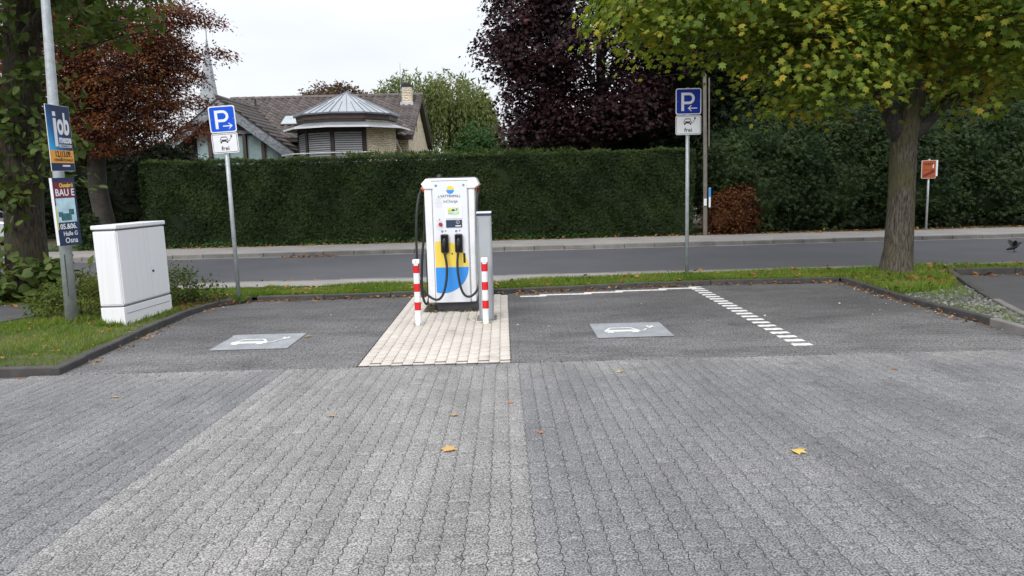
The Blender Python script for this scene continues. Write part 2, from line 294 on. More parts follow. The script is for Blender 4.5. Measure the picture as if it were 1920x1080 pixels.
# ------------------------------------------------------------------ builders
WL = {}                                               # world location of every parent
def finish(o, parent):
    C.objects.link(o)
    if parent is not None:
        o.parent = parent
        l = WL.get(parent.name, (0, 0, 0))
        o.matrix_parent_inverse = T(-l[0], -l[1], -l[2])
    WL[o.name] = (0, 0, 0) if o.type == 'MESH' else tuple(o.location)
    return o
def tag(o, label=None, cat=None, group=None, kind=None):
    if label: o['label'] = label
    if cat: o['category'] = cat
    if group: o['group'] = group
    if kind: o['kind'] = kind
    return o
def thing(name, label, cat, loc, group=None):
    o = bpy.data.objects.new(name, None); o.empty_display_size = .2; o.location = loc
    C.objects.link(o); WL[o.name] = tuple(loc)
    return tag(o, label, cat, group)
class MB:
    def __init__(s): s.v = []; s.f = []
    def add(s, vs, fs):
        b = len(s.v); s.v += [tuple(p) for p in vs]; s.f += [[b+i for i in f] for f in fs]; return s
    def box(s, x0, x1, y0, y1, z0, z1, mat=None):
        vs = [(x0,y0,z0),(x1,y0,z0),(x1,y1,z0),(x0,y1,z0),(x0,y0,z1),(x1,y0,z1),(x1,y1,z1),(x0,y1,z1)]
        if mat is not None: vs = [tuple(mat @ Vector(p)) for p in vs]
        return s.add(vs, [(0,3,2,1),(4,5,6,7),(0,1,5,4),(1,2,6,5),(2,3,7,6),(3,0,4,7)])
    def tube(s, path, radii, n=8, cap=True, sq=False):
        P = [Vector(p) for p in path]
        if not hasattr(radii, '__len__'): radii = [radii]*len(P)
        rings = []
        d0 = (P[1]-P[0]).normalized(); ref = Vector((1,0,0)) if abs(d0.x) < .9 else Vector((0,1,0))
        u = (ref - d0*ref.dot(d0)).normalized()
        for i, p in enumerate(P):
            d = (P[min(i+1,len(P)-1)]-P[max(i-1,0)]).normalized()
            u = (u - d*u.dot(d)).normalized(); v = d.cross(u)
            rings.append([p+(u*cos(2*pi*k/n)+v*sin(2*pi*k/n))*radii[i] for k in range(n)])
        b = len(s.v)
        for r in rings: s.v += [tuple(q) for q in r]
        for i in range(len(P)-1):
            for k in range(n):
                s.f.append([b+i*n+k, b+i*n+(k+1)%n, b+(i+1)*n+(k+1)%n, b+(i+1)*n+k])
        if cap:
            s.f.append([b+k for k in range(n)][::-1]); s.f.append([b+(len(P)-1)*n+k for k in range(n)])
        return s
    def cyl(s, x, y, z0, z1, r, n=16, r2=None):
        return s.tube([(x,y,z0),(x,y,z1)], [r, r if r2 is None else r2], n)
    def plate(s, poly, y, d=.002, mat=None):
        """polygon in the x-z plane, front face towards -y at y-d, back at y"""
        n = len(poly)
        a = sum(poly[i][0]*poly[(i+1)%n][1]-poly[(i+1)%n][0]*poly[i][1] for i in range(n))
        if a < 0: poly = poly[::-1]
        vs = [(p[0], y-d, p[1]) for p in poly]+[(p[0], y, p[1]) for p in poly]
        if mat is not None: vs = [tuple(mat @ Vector(p)) for p in vs]
        return s.add(vs, [list(range(n))]+[[n+(i+1)%n, n+i, i, (i+1)%n][::-1] for i in range(n)])
    def sheet(s, poly, z):
        n = len(poly)
        a = sum(poly[i][0]*poly[(i+1)%n][1]-poly[(i+1)%n][0]*poly[i][1] for i in range(n))
        if a < 0: poly = poly[::-1]
        return s.add([(p[0], p[1], z) for p in poly], [list(range(n))])
    def mesh(s, name, smooth=False):
        me = bpy.data.meshes.new(name); me.from_pydata(s.v, [], s.f); me.update()
        if smooth: me.polygons.foreach_set('use_smooth', [True]*len(me.polygons))
        return me
    def build(s, name, mat, parent=None, smooth=False, bevel=0, seg=2):
        me = s.mesh(name, smooth); me.materials.append(mat)
        o = bpy.data.objects.new(name, me); finish(o, parent)
        if bevel:
            b = o.modifiers.new('bevel', 'BEVEL'); b.width = bevel; b.segments = seg; b.limit_method = 'ANGLE'; b.angle_limit = radians(40)
        return o
def tri_mesh(name, V, F, mat):
    me = bpy.data.meshes.new(name)
    V = np.asarray(V, np.float32); F = np.asarray(F, np.int32)
    me.vertices.add(len(V)); me.vertices.foreach_set('co', V.ravel())
    me.loops.add(F.size); me.loops.foreach_set('vertex_index', F.ravel())
    k = F.shape[1]
    me.polygons.add(len(F)); me.polygons.foreach_set('loop_start', np.arange(0, F.size, k, dtype=np.int32))
    try: me.polygons.foreach_set('loop_total', np.full(len(F), k, np.int32))
    except Exception: pass
    me.update(calc_edges=True); me.materials.append(mat)
    return me
def scatter(name, tv, tf, P, R, sc, mat, parent=None, label=None, kind='stuff'):
    """N copies of a small template joined in one mesh"""
    tv = np.asarray(tv, float); tf = np.asarray(tf)
    N = len(P); sc = np.broadcast_to(np.asarray(sc, float).reshape(-1, 1, 1), (N, 1, 1))
    V = np.einsum('nij,kj->nki', R, tv)*sc + np.asarray(P)[:, None, :]
    F = tf[None]+(np.arange(N)*len(tv))[:, None, None]
    me = tri_mesh(name, V.reshape(-1, 3), F.reshape(-1, tf.shape[1]), mat)
    o = bpy.data.objects.new(name, me); finish(o, parent)
    if kind: o['kind'] = kind
    if label: o['label'] = label
    return o
def nrm(a): return a/np.maximum(np.linalg.norm(a, axis=-1, keepdims=True), 1e-9)
def frames(n, f):
    n = nrm(n); f = nrm(f-n*np.sum(f*n, -1, keepdims=True)); x = np.cross(f, n)
    return np.stack([x, f, n], -1)
def fan(pts, z=None, c=(0, .35)):
    v = [(c[0], c[1], .0)]+[(p[0], p[1], (z(p) if z else 0)) for p in pts]
    n = len(pts)
    return np.array(v), np.array([(0, 1+i, 1+(i+1) % n) for i in range(n)])
def maple_tpl():
    pol = [(90, 1.0), (74, .55), (48, .88), (24, .45), (-4, .68), (-32, .34), (-70, .3), (-110, .3), (-148, .34), (184, .68), (156, .45), (132, .88), (106, .55)]
    pts = [(r*cos(radians(a))*.62, .32+r*sin(radians(a))*.62) for a, r in pol]
    return fan(pts, lambda p: -.16*abs(p[0])-.12*max(0, p[1]-.3)**2, (0, .3))
def maple_small():
    pol = [(90, 1.0), (68, .5), (38, .9), (5, .5), (-60, .35), (-120, .35), (175, .5), (142, .9), (112, .5)]
    return fan([(r*cos(radians(a))*.62, .3+r*sin(radians(a))*.62) for a, r in pol], lambda p: -.16*abs(p[0]), (0, .28))
def heart_tpl():
    pts = [(0, .02), (.28, -.08), (.47, .12), (.46, .42), (.25, .78), (0, 1.02), (-.25, .78), (-.46, .42), (-.47, .12), (-.28, -.08)]
    return fan(pts, lambda p: -.2*abs(p[0])-.1*p[1]**2, (0, .35))
OVAL = (np.array([(0,0,0),(.3,.5,-.07),(0,1,-.06),(-.3,.5,-.07),(0,.5,.02)]), np.array([(0,1,4),(1,2,4),(2,3,4),(3,0,4)]))
def sprig_tpl():
    v = []; f = []
    for a, l in ((0, 1.), (42, .75), (-42, .75)):
        d = np.array([sin(radians(a)), cos(radians(a))]); p = np.array([-d[1], d[0]])*.11
        b = len(v); m = d*l*.5
        v += [(0,0,0), (m[0]+p[0], m[1]+p[1], .03), (d[0]*l, d[1]*l, -.05), (m[0]-p[0], m[1]-p[1], .03)]
        f += [(b, b+1, b+2), (b, b+2, b+3)]
    return np.array(v), np.array(f)
MAPLE, HEART, SPRIG, MAPLES = maple_tpl(), heart_tpl(), sprig_tpl(), maple_small()
def inball(n):
    return nrm(rng.normal(size=(n, 3)))*rng.random((n, 1))**(1/3)
def crown_points(ells, n, shell=.45):
    """clump centres inside a union of ellipsoids, thicker towards the outside; returns centres and outward directions"""
    vol = np.array([e[1][0]*e[1][1]*e[1][2] for e in ells])**(2/3.)
    k = rng.choice(len(ells), n, p=vol/vol.sum())
    c = np.array([e[0] for e in ells])[k]; r = np.array([e[1] for e in ells])[k]
    d = nrm(rng.normal(size=(n, 3))); t = (shell+(1-shell)*rng.random((n, 1))**.6)
    return c+d*r*t, nrm(d/r)
def sprays(cen, outw, per, spread, flat, up=1., droop=.25, jit=.45, hor=.6):
    """leaves of each clump lie in a tilted disc, tips turned outwards and down"""
    n = len(cen)
    ax = nrm(np.array([0, 0, up])+outw*np.array([1, 1, .25])*hor+rng.normal(size=(n, 3))*.22)
    P = np.repeat(cen, per, 0); A = np.repeat(ax, per, 0); O = np.repeat(outw, per, 0)
    off = rng.normal(size=P.shape)*spread*.55
    along = np.sum(off*A, -1, keepdims=True)
    off = off-A*along*(1-flat)
    P = P+off
    nn = nrm(A+rng.normal(size=P.shape)*jit)
    ff = nrm(off)*.8+O*.5+np.array([0, 0, -droop])+rng.normal(size=P.shape)*.35
    return P, frames(nn, ff)
def curve_path(p0, p1, sag=.0, n=5, wob=.06):
    p0 = Vector(p0); p1 = Vector(p1); L = (p1-p0).length
    out = []
    for i in range(n+1):
        t = i/n; p = p0.lerp(p1, t)
        p.z += sag*L*sin(pi*t)
        if 0 < i < n: p += Vector(rng.normal(size=3)*wob*L*.3)
        out.append(p)
    return out
def text_mesh(txt, size, mat, align='CENTER', sx=1., weight=0.):
    cu = bpy.data.curves.new('t', 'FONT'); cu.body = txt; cu.size = size; cu.align_x = align; cu.align_y = 'CENTER'
    cu.extrude = .0006; cu.offset = weight; cu.resolution_u = 3
    o = bpy.data.objects.new('t', cu); C.objects.link(o); bpy.context.view_layer.update()
    me = bpy.data.meshes.new_from_object(o.evaluated_get(bpy.context.evaluated_depsgraph_get()))
    bpy.data.objects.remove(o); bpy.data.curves.remove(cu)
    me.transform(Rx(pi/2) @ Matrix.Diagonal((sx, 1, 1, 1)))
    me.materials.clear(); me.materials.append(mat)
    return me
def lettering(txt, x, y, z, size, mat, parent, align='CENTER', sx=1., weight=0., name='lettering', rot=None):
    me = text_mesh(txt, size, mat, align, sx, weight)
    me.transform(T(x, y-.0012, z) @ (rot or Matrix()))
    me.name = name
    o = bpy.data.objects.new(name, me); return finish(o, parent)
def rrect(x0, x1, z0, z1, r, n=4):
    p = []
    for cx, cz, a0 in ((x1-r, z0+r, -90), (x1-r, z1-r, 0), (x0+r, z1-r, 90), (x0+r, z0+r, 180)):
        for i in range(n+1):
            a = radians(a0+90*i/n); p.append((cx+r*cos(a), cz+r*sin(a)))
    return p
def disc(cx, cz, r, n=24, a0=0, a1=360):
    return [(cx+r*cos(radians(a0+(a1-a0)*i/n)), cz+r*sin(radians(a0+(a1-a0)*i/n))) for i in range(n+(0 if a1-a0 == 360 else 1))]
def catmull(pts, k=6):
    P = [Vector(p) for p in pts]; P = [P[0]*2-P[1]]+P+[P[-1]*2-P[-2]]; o = []
    for i in range(1, len(P)-2):
        a, b, c, d = P[i-1:i+3]
        for j in range(k):
            t = j/k
            o.append(.5*((2*b)+(c-a)*t+(2*a-5*b+4*c-d)*t*t+(3*b-a-3*c+d)*t**3))
    o.append(P[-2]); return o
def copy_tree(o, parent=None, dl=(0, 0, 0)):
    c = o.copy(); C.objects.link(c)
    if parent is not None: c.parent = parent
    else: c.location = Vector(o.location)+Vector(dl)
    for ch in list(o.children): copy_tree(ch, c)
    return c
def structure(o): o['kind'] = 'structure'; return o

# ------------------------------------------------------------------ ground, road, paths
SL = .035                                             # the yard falls towards the gutter in front of the bays
def yard_z(y): return SL*(7.2-y) if y < 7.2 else 0.
structure(MB().sheet([(-400, -300), (400, -300), (400, 500), (-400, 500)], -.09).build('ground', M['ground']))
b = MB()
b.add([(-16, -8, yard_z(-8)-.009), (16, -8, yard_z(-8)-.009), (16, 7.2, -.009), (-16, 7.2, -.009), (-16, -8, -.3), (16, -8, -.3), (16, 7.2, -.3), (-16, 7.2, -.3)],
      [(0,1,2,3), (0,4,5,1), (1,5,6,2), (3,2,6,7), (0,3,7,4)])
yard = structure(b.build('paved_yard', M['joint']))
bays = structure(MB().sheet([(-4.5, 7.2), (5.46, 7.2), (5.46, 12.5), (-4.5, 12.1)], -.009).build('parking_bays', M['joint']))
island = structure(MB().sheet([(-1.445, 7.235), (.035, 7.235), (.035, 11.85), (-1.445, 11.85)], -.005).build('paved_island', M['beigejoint']))
structure(MB().sheet([(-150, 13.88), (150, 13.88), (150, 19.62), (-150, 19.62)], 0.0).build('road', M['asphalt']))
walk = structure(MB().sheet([(-150, 19.75), (150, 19.75), (150, 22.1), (-150, 22.1)], .1).build('pavement', M['walk']))
structure(MB().sheet([(-40, 22.1), (40, 22.1), (40, 60), (-40, 60)], .085).build('garden_soil', M['soil']))
structure(MB().sheet([(-40, 13.05), (-4.9, 13.05), (-.2, 12.9), (2.5, 13.35), (6, 13.55), (40, 13.55), (40, 13.75), (-40, 13.75)], .062).build('footpath', M['walk']))
structure(MB().sheet([(-16, 7.3), (-4.42, 7.3), (-4.5, 11.5), (-4.1, 11.9), (.1, 12.02), (3.06, 12.43), (5.45, 12.36), (5.5, 7.6), (5.95, 8.7), (6.3, 9.75), (7.45, 12.7), (40, 12.7), (40, 13.56), (6, 13.56), (2.5, 13.36), (-.2, 12.92), (-4.9, 13.07), (-16, 13.07)], .045).build('verge', M['soil']))
structure(MB().sheet([(5.5, 6.8), (5.95, 8.65), (6.33, 9.75), (7.5, 12.62), (40, 12.62), (40, 6.8)], .012).build('neighbouring_bay', M['asphalt2']))
structure(MB().sheet([(-16, 9.7), (-6.8, 9.85), (-6.5, 10.55), (-7.3, 11.7), (-16, 11.75)], .058).build('side_bay', M['asphalt2']))

# kerbs: every kerb stone is a piece
def kerb_line(parent, pts, L, wd, z0, z1, mat, gap=.006, endmat=None, bev=.01, nend=0):
    """stones of length L along a polyline; wd is the width to the left of the walking direction"""
    segs = []
    tot = 0
    for a, c in zip(pts[:-1], pts[1:]):
        a = Vector((a[0], a[1], 0)); c = Vector((c[0], c[1], 0)); segs.append((a, c, tot)); tot += (c-a).length
    def at(s):
        for a, c, t0 in segs:
            l = (c-a).length
            if s <= t0+l+1e-6: return a.lerp(c, (s-t0)/l)
        return segs[-1][1]
    n = max(1, round(tot/L)); L = tot/n
    for i in range(n):
        p = at(i*L); q = at((i+1)*L); d = (q-p).normalized(); nn = Vector((-d.y, d.x, 0))
        p = p+d*gap/2; q = q-d*gap/2
        dz = random.uniform(-.006, .006); jn = nn*random.uniform(-.006, .006)
        p += jn; q += jn
        c = [p, q, q+nn*wd, p+nn*wd]
        mb = MB().add([(v.x, v.y, z0) for v in c]+[(v.x, v.y, z1+dz) for v in c], [(0,3,2,1),(4,5,6,7),(0,1,5,4),(1,2,6,5),(2,3,7,6),(3,0,4,7)])
        mb.build('kerb_stone', endmat if endmat and i >= n-nend else mat, parent, bevel=bev, seg=1)
kb = structure(MB().sheet([(-16, 7.25), (-4.45, 7.25), (-4.45, 7.31), (-16, 7.31)], .03).build('kerb', M['soil']))
kerb_line(kb, [(-4.33, 7.22), (-11.3, 7.26)], 1.0, -.09, -.06, .075, M['darkkerb'])
kerb_line(kb, [(-4.27, 7.2), (-4.31, 8.2), (-4.4, 9.6), (-4.42, 10.6), (-4.3, 11.35), (-3.9, 11.75)], .5, .09, -.06, .075, M['darkkerb'])
kerb_line(kb, [(-3.85, 11.8), (.1, 11.93), (3.06, 12.33), (5.4, 12.25)], 1.0, .09, -.06, .07, M['darkkerb'])
kerb_line(kb, [(5.42, 12.24), (5.36, 10.2), (5.42, 8.6), (5.42, 6.9)], .8, .09, -.06, .075, M['darkkerb'], endmat=M['kerb'], nend=2)
kerb_line(kb, [(7.5, 12.66), (6.9, 11.2), (6.36, 9.77), (6.0, 8.7), (5.62, 7.3)], .8, -.09, -.06, .09, M['darkkerb'], endmat=M['kerb'], nend=3)
kerb_line(kb, [(7.5, 12.6), (16.5, 12.6)], 1., .1, -.06, .12, M['darkkerb'])
fk = structure(MB().sheet([(-150, 19.62), (150, 19.62), (150, 19.76), (-150, 19.76)], .02).build('street_kerb', M['kerb']))
kerb_line(fk, [(-20, 19.62), (20, 19.62)], .77, .13, -.04, .11, M['kerb'], gap=.012)
kerb_line(fk, [(-20, 19.44), (20, 19.44)], .77, .17, -.05, .012, M['kerb'], gap=.01, bev=.004)
nk = structure(MB().sheet([(-150, 13.74), (150, 13.74), (150, 13.9), (-150, 13.9)], .004).build('near_kerb', M['kerb']))
kerb_line(nk, [(-10, 13.76), (14, 13.76)], 1.0, .1, -.05, .068, M['kerb'])

# ------------------------------------------------------------------ interlocking paving stones
SW, SLEN, JT = .105, .2, .0034
def stone_tpl(bev=.002, depth=.011):
    zz = [.0, .011, .0, .011, .0]                      # zig-zag of the long sides, the same on both
    ys = [-SLEN/2+i*SLEN/4 for i in range(5)]
    def ring(ins, z):
        r = []
        h = SW/2-ins
        yy = [y*(1-2*ins/SLEN) for y in ys]
        r += [(h+zz[i]-.0055, yy[i], z) for i in range(5)]
        r += [(-h+zz[i]-.0055, yy[i], z) for i in range(4, -1, -1)]
        return r
    return ring(JT/2+bev, 0.), ring(JT/2, -.0014), ring(JT/2+.0005, -depth)
ra, rb_, rc_ = stone_tpl()
SV = np.array(ra+rb_+rc_)
def _q(a, b): return [(a+i, b+i, b+(i+1) % 10, a+(i+1) % 10) for i in range(10)]
# top as a strip of four quads, then the rounded arris and the side
ST = [(i, i+1, 8-i, 9-i)[::1] for i in range(4)]
SF = np.array([tuple(reversed(q)) if False else q for q in ST]+_q(0, 10)+_q(10, 20))
stone_me = {}
def stone_mesh(mat):
    if mat.name not in stone_me:
        me = tri_mesh('paving_stone', SV*((.968, .905, 1) if 'beige' in mat.name else (1, 1, 1)), SF, mat); stone_me[mat.name] = me
    return stone_me[mat.name]
def lay(parent, spots, cap, angle, partname, stuffname, plane):
    """spots: (x, y, material key); the CAP spots nearest the camera become parts, the rest one stuff part per material"""
    spots = sorted(spots, key=lambda s: (abs(s[0]) > .72*s[1]+.2, s[0]**2+s[1]**2))
    for x, y, k in spots[:cap]:
        o = bpy.data.objects.new(partname, stone_mesh(M[k])); C.objects.link(o); o.parent = parent
        o.matrix_basis = T(x, y, plane(y)+random.uniform(-.0012, .0012)) @ Rx(-SL if y < 7.2 else 0) @ Rz(angle+radians(random.gauss(0, .35))) @ Ry(radians(random.gauss(0, .2))) @ Rx(radians(random.gauss(0, .2)))
    for k in sorted({s[2] for s in spots[cap:]}):
        L = [s for s in spots[cap:] if s[2] == k]; N = len(L)
        P = np.array([(s[0], s[1], plane(s[1])+random.uniform(-.0012, .0012)) for s in L])
        R = np.zeros((N, 3, 3))
        for i, s in enumerate(L):
            R[i] = np.array((Rx(-SL if s[1] < 7.2 else 0) @ Rz(angle+radians(random.gauss(0, .3))) @ Ry(radians(random.gauss(0, .3)))).to_3x3())
        scatter(stuffname, SV, SF, P, R, 1., M[k], parent)
front = []
for i in range(-78, 79):
    x = .105+SW*(i+.5)-SW/2*0
    for j in range(0, 31):
        y = 7.09-SLEN/2-j*SLEN-(SLEN/2 if i % 2 else 0)
        k = 'warm' if -2.14 < x < .1 else 'cool'
        if y < 1.2: continue
        front.append((x, y, k))
for k, (a, c) in {'cool': (-9, 9), 'warm': (-2.14, .1)}.items():
    fb = MB()
    for i in range(-77, 79, 2):
        x = .105+SW*(i+.5)
        if (k == 'warm') == (-2.14 < x < .1): fb.box(x-SW/2+.002, x+SW/2-.002, 7.09-SLEN/2+.001, 7.0895, yard_z(7.05)-.012, yard_z(7.05)+.0005)
    fb.build('cut_stone', M[k], yard)['kind'] = 'stuff'
lay(yard, front, 300, 0., 'paving_stone', 'stone_paving', yard_z)
# gutter course of plain stones
for i in range(0, 76):
    x = -7.6+i*.203
    mb = MB().box(x+.002, x+.2, 7.105, 7.205, -.012, -.003+random.uniform(-.001, .001))
    mb.build('gutter_stone', M['cool'], yard, bevel=.004, seg=1) if -4.6 < x < 5.6 else None
bay = []; line = []; cut = []
DASHX = 3.02
for j in range(0, 48):
    y = 7.207+SW*(j+.5)
    for i in range(-40, 29):
        x = DASHX+SLEN*i+(0 if j % 2 == 0 else SLEN/2)
        lim = [(-4.34, -1.449), (.039, 5.36)]
        w_ = [(max(x-SLEN/2, a), min(x+SLEN/2, c)) for a, c in lim if min(x+SLEN/2, c)-max(x-SLEN/2, a) > .02]
        if not w_: continue
        yk0 = np.interp(x, [-4.3, -3.9, .1, 3.06, 5.4], [11.3, 11.72, 11.85, 12.25, 12.17])
        if w_[0][1]-w_[0][0] < SLEN-.01:
            if y < yk0-.03: cut.append((w_[0][0], w_[0][1], y))
            continue
        yk = np.interp(x, [-4.3, -3.9, .1, 3.06, 5.4], [11.3, 11.72, 11.85, 12.25, 12.17])
        if y > yk-.03: continue
        yl = np.interp(x, [.3, 2.9], [11.56, 12.02])
        if i == 0 and j % 2 == 0 and 7.55 < y < 12.1: line.append((x, y))
        elif .3 < x < 2.95 and abs(y-yl) < .062: line.append((x, y))
        else: bay.append((x, y, 'bay'))
cb = MB()
for a, c, y in cut: cb.box(a+.0015, c-.0015, y-SW/2+.0015, y+SW/2-.0015, -.012, 0)
cb.build('cut_stone', M['bay'], bays)['kind'] = 'stuff'
lay(bays, bay, 0, pi/2, 'paving_stone', 'stone_paving', lambda y: 0.)
isl = []
for i in range(14):
    x = -1.4375+SW*(i+.5)
    for j in range(24):
        y = 7.245+SLEN/2+j*SLEN-(SLEN/2 if i % 2 else 0)
        if y < 7.3 or y > 11.75: continue
        if -1.1 < x < -.3 and 10.4 < y < 11.2: continue
        isl.append((x, y, 'beige'))
lay(island, isl, 300, 0., 'island_stone', 'island_paving', lambda y: .003)
hb = MB()
for i in range(1, 14, 2): hb.box(-1.4375+SW*i+.003, -1.4375+SW*(i+1)-.003, 7.24, 7.242+SLEN/4, -.008, .0025)
hb.build('half_stone', M['beige'], island)['kind'] = 'stuff'
# painted marking: one painted stone per dash
bl = thing('bay_line', 'white dashed bay line of painted stones along the back and right of the bay', 'road marking', (3.02, 9.8, 0))
paint_me = tri_mesh('dash', SV, SF, M['paint'])
for x, y in line:
    o = bpy.data.objects.new('dash', paint_me); C.objects.link(o); o.parent = bl
    o.matrix_parent_inverse = T(-3.02, -9.8, 0)
    o.matrix_basis = T(x, y, .001) @ Rz(pi/2+radians(random.gauss(0, .5)))

# charging symbols painted on the bays
def car_icon(mb, cx, cz, s, put):
    """front view of a car with cable and plug; put(poly) adds one polygon; unit width 1"""
    def q(pts): put([(cx+s*px, cz+s*pz) for px, pz in pts])
    q([(-.5, -.1), (.5, -.1), (.5, .1), (.46, .16), (-.46, .16), (-.5, .1)])          # body
    q([(-.46, .16), (-.38, .16), (-.27, .42), (-.33, .46)])                            # left pillar
    q([(.38, .16), (.46, .16), (.33, .46), (.27, .42)])
    q([(-.33, .46), (-.29, .40), (.29, .40), (.33, .46), (.28, .5), (-.28, .5)])
    q([(-.44, -.1), (-.26, -.1), (-.26, -.26), (-.44, -.26)]); q([(.26, -.1), (.44, -.1), (.44, -.26), (.26, -.26)])
    cab = [(.5, -.02), (.62, -.02), (.68, .1), (.7, .22), (.82, .28), (.9, .42)]
    for (x0, z0), (x1, z1) in zip(cab[:-1], cab[1:]):
        dx, dz = x1-x0, z1-z0; l = sqrt(dx*dx+dz*dz); nx, nz = -dz/l*.028, dx/l*.028
        q([(x0-nx, z0-nz), (x1-nx, z1-nz), (x1+nx, z1+nz), (x0+nx, z0+nz)])
    q([(.8, .42), (.98, .42), (1.0, .56), (.78, .56)]); q([(.8, .56), (.85, .56), (.85, .68), (.8, .68)]); q([(.93, .56), (.98, .56), (.98, .68), (.93, .68)])
for cx, cy, sh, lab in ((-2.79, 8.56, -.03, 'grey square with white plug-in car symbol on the bay left of the charger'),
                    (1.42, 8.67, -.02, 'grey square with white plug-in car symbol on the bay right of the charger')):
    t = thing('charging_symbol', lab, 'road marking', (cx, cy, 0), 'car symbols painted on the charging bays')
    MB().sheet([(cx-.42, cy-.43), (cx+.42, cy-.42), (cx+.42, cy+.43), (cx-.42, cy+.43)], .0062).build('grey_square', M['greypaint'], t)
    mb = MB(); lay_ = [0]
    def put(poly):
        lay_[0] += 1; mb.sheet(poly, .0075+.0004*lay_[0])
    car_icon(mb, cx-.1, cy-.07, .40, put)
    mb.build('car_symbol', M['paint'], t)

# ------------------------------------------------------------------ charging station
CX, CY = -.71, 10.3
ch = thing('charging_station', 'white fast charging station with yellow and blue half circle and two black plugs', 'charging station', (CX, CY, 0))
MB().box(-.93, -.37, 10.36, 10.9, -.005, .125).build('plinth', M['dgrey'], ch, bevel=.004)
bd = MB()
pr = [(-1.045, .125), (-.395, .125), (-.375, 1.66), (-1.05, 1.66)]
bd.plate(pr, 10.98, .66)
bd.build('body', M['white'], ch, bevel=.02, seg=3)
cp = MB()
cp.plate([(-1.05, 1.655), (-.375, 1.655), (-.312, 1.7), (-.355, 1.795), (-1.02, 1.795), (-1.088, 1.725)], 11.0, .7)
cp.build('top_cap', M['white'], ch, bevel=.012)
MB().plate(rrect(-1.0, -.37, 1.797, 1.812, .005), 10.95, .5).build('roof_panel', M['dgrey'], ch)
MB().cyl(-.85, 10.5, 1.8, 1.85, .05, 16, .035).build('antenna', M['black'], ch, smooth=False)
fp = MB().plate([(-.932, .13), (-.478, .13), (-.478, 1.755), (-.932, 1.755)], 10.32, .026).build('front_panel', M['white2'], ch, bevel=.004)
sm = MB()
for x in (-.947, -.463): sm.plate([(x-.0035, .13), (x+.0035, .13), (x+.0035, 1.755), (x-.0035, 1.755)], 10.3205, .003)
sm.plate([(-.947, 1.758), (-.463, 1.758), (-.463, 1.765), (-.947, 1.765)], 10.3, .003)
sm.build('panel_joint', M['seam'], ch)
FY = 10.294                                            # face of the front panel
# big half circles, clipped by the panel edge on the left
R0, gx, gz = .352, -.838, .612
def clip(poly): return [(max(x, -.929), z) for x, z in poly]
MB().plate(clip(disc(gx, gz, R0, 40, 0, 180))+[(-.929, gz)], FY-.0002, .0012).build('yellow_half_circle', M['yellow'], fp)
MB().plate(clip(disc(gx, gz-.004, R0, 40, 180, 360)), FY-.0002, .0012).build('blue_half_circle', M['blue'], fp)
MB().plate(disc(-.70, 1.643, .052, 24, 0, 180), FY, .0012).build('logo_top', M['yellow'], fp)
MB().plate(disc(-.70, 1.64, .052, 24, 180, 360), FY, .0012).build('logo_bottom', M['blue'], fp)
lettering('VATTENFALL', -.70, FY, 1.558, .046, M['navy'], fp, weight=.0006)
lettering('InCharge', -.70, FY, 1.49, .052, M['navy'], fp)
nb = MB()
for zc in (1.555, 1.25):
    nb.plate(disc(-.855, zc, .012, 12), FY, .001)
    for k, wdt in ((1, .085), (2, .05), (3.2, .08), (4.2, .1), (5.4, .095), (6.6, .07)):
        nb.plate([(-.855-wdt/2, zc-.02*k-.006), (-.855+wdt/2, zc-.02*k-.006), (-.855+wdt/2, zc-.02*k-.0035), (-.855-wdt/2, zc-.02*k-.0035)], FY, .001)
nb.build('instruction_print', M['inkgrey'], fp)['kind'] = 'stuff'
for x, z in ((-.888, 1.70), (-.522, 1.70), (-.823, 1.092), (-.637, 1.092)):
    MB().plate(disc(x, z, .016), FY, .001).build('number_dot', M['teal'], fp)
lettering('1', -.888, FY-.001, 1.70, .026, M['signwhite'], fp); lettering('2', -.522, FY-.001, 1.70, .026, M['signwhite'], fp)
lettering('1', -.823, FY-.001, 1.092, .026, M['signwhite'], fp); lettering('2', -.637, FY-.001, 1.092, .026, M['signwhite'], fp)
sq = MB()
for x, z in ((-.78, 1.098), (-.592, 1.098), (-.765, .765), (-.69, .765)):
    sq.plate([(x-.011, z-.011), (x+.011, z-.011), (x+.011, z+.011), (x-.011, z+.011)], FY, .001)
sq.build('pictogram_print', M['inkgrey'], fp)['kind'] = 'stuff'
dp = MB().plate(rrect(-.775, -.55, 1.262, 1.432, .008), FY, .006).build('display', M['white'], ch, bevel=.002)
MB().plate(rrect(-.742, -.592, 1.308, 1.408, .004), FY-.006, .0015).build('display_glass', M['screen'], dp)
dk = MB()
for a in ((-.735, -.69, 1.362, 1.366), (-.685, -.655, 1.36, 1.385), (-.65, -.64, 1.36, 1.38), (-.625, -.615, 1.365, 1.395), (-.61, -.6, 1.335, 1.345), (-.735, -.67, 1.33, 1.334)):
    dk.plate([(a[0], a[2]), (a[1], a[2]), (a[1], a[3]), (a[0], a[3])], FY-.0075, .001)
dk.build('display_figures', M['ink'], dp)['kind'] = 'stuff'
MB().plate([(-.74, 1.37), (-.69, 1.37), (-.69, 1.4), (-.74, 1.4)], FY-.0075, .001).build('display_patch', M['screeny'], dp)
rd = MB().plate(rrect(-.769, -.556, 1.142, 1.243, .004), FY, .008).build('card_reader', M['navy'], ch, bevel=.002)
lo = MB()
for a in range(0, 360, 30): lo.plate([(-.61+r*cos(radians(a+d)), 1.212+r*sin(radians(a+d))) for r, d in ((.02, 0), (.024, 0), (.024, 26), (.02, 26))], FY-.008, .001)
lo.plate([(-.645, 1.155), (-.57, 1.155), (-.57, 1.17), (-.645, 1.17)], FY-.008, .001)
lo.plate([(-.616, 1.205), (-.604, 1.217), (-.607, 1.22), (-.619, 1.208)], FY-.0095, .001)
lo.build('reader_mark', M['signwhite'], rd)
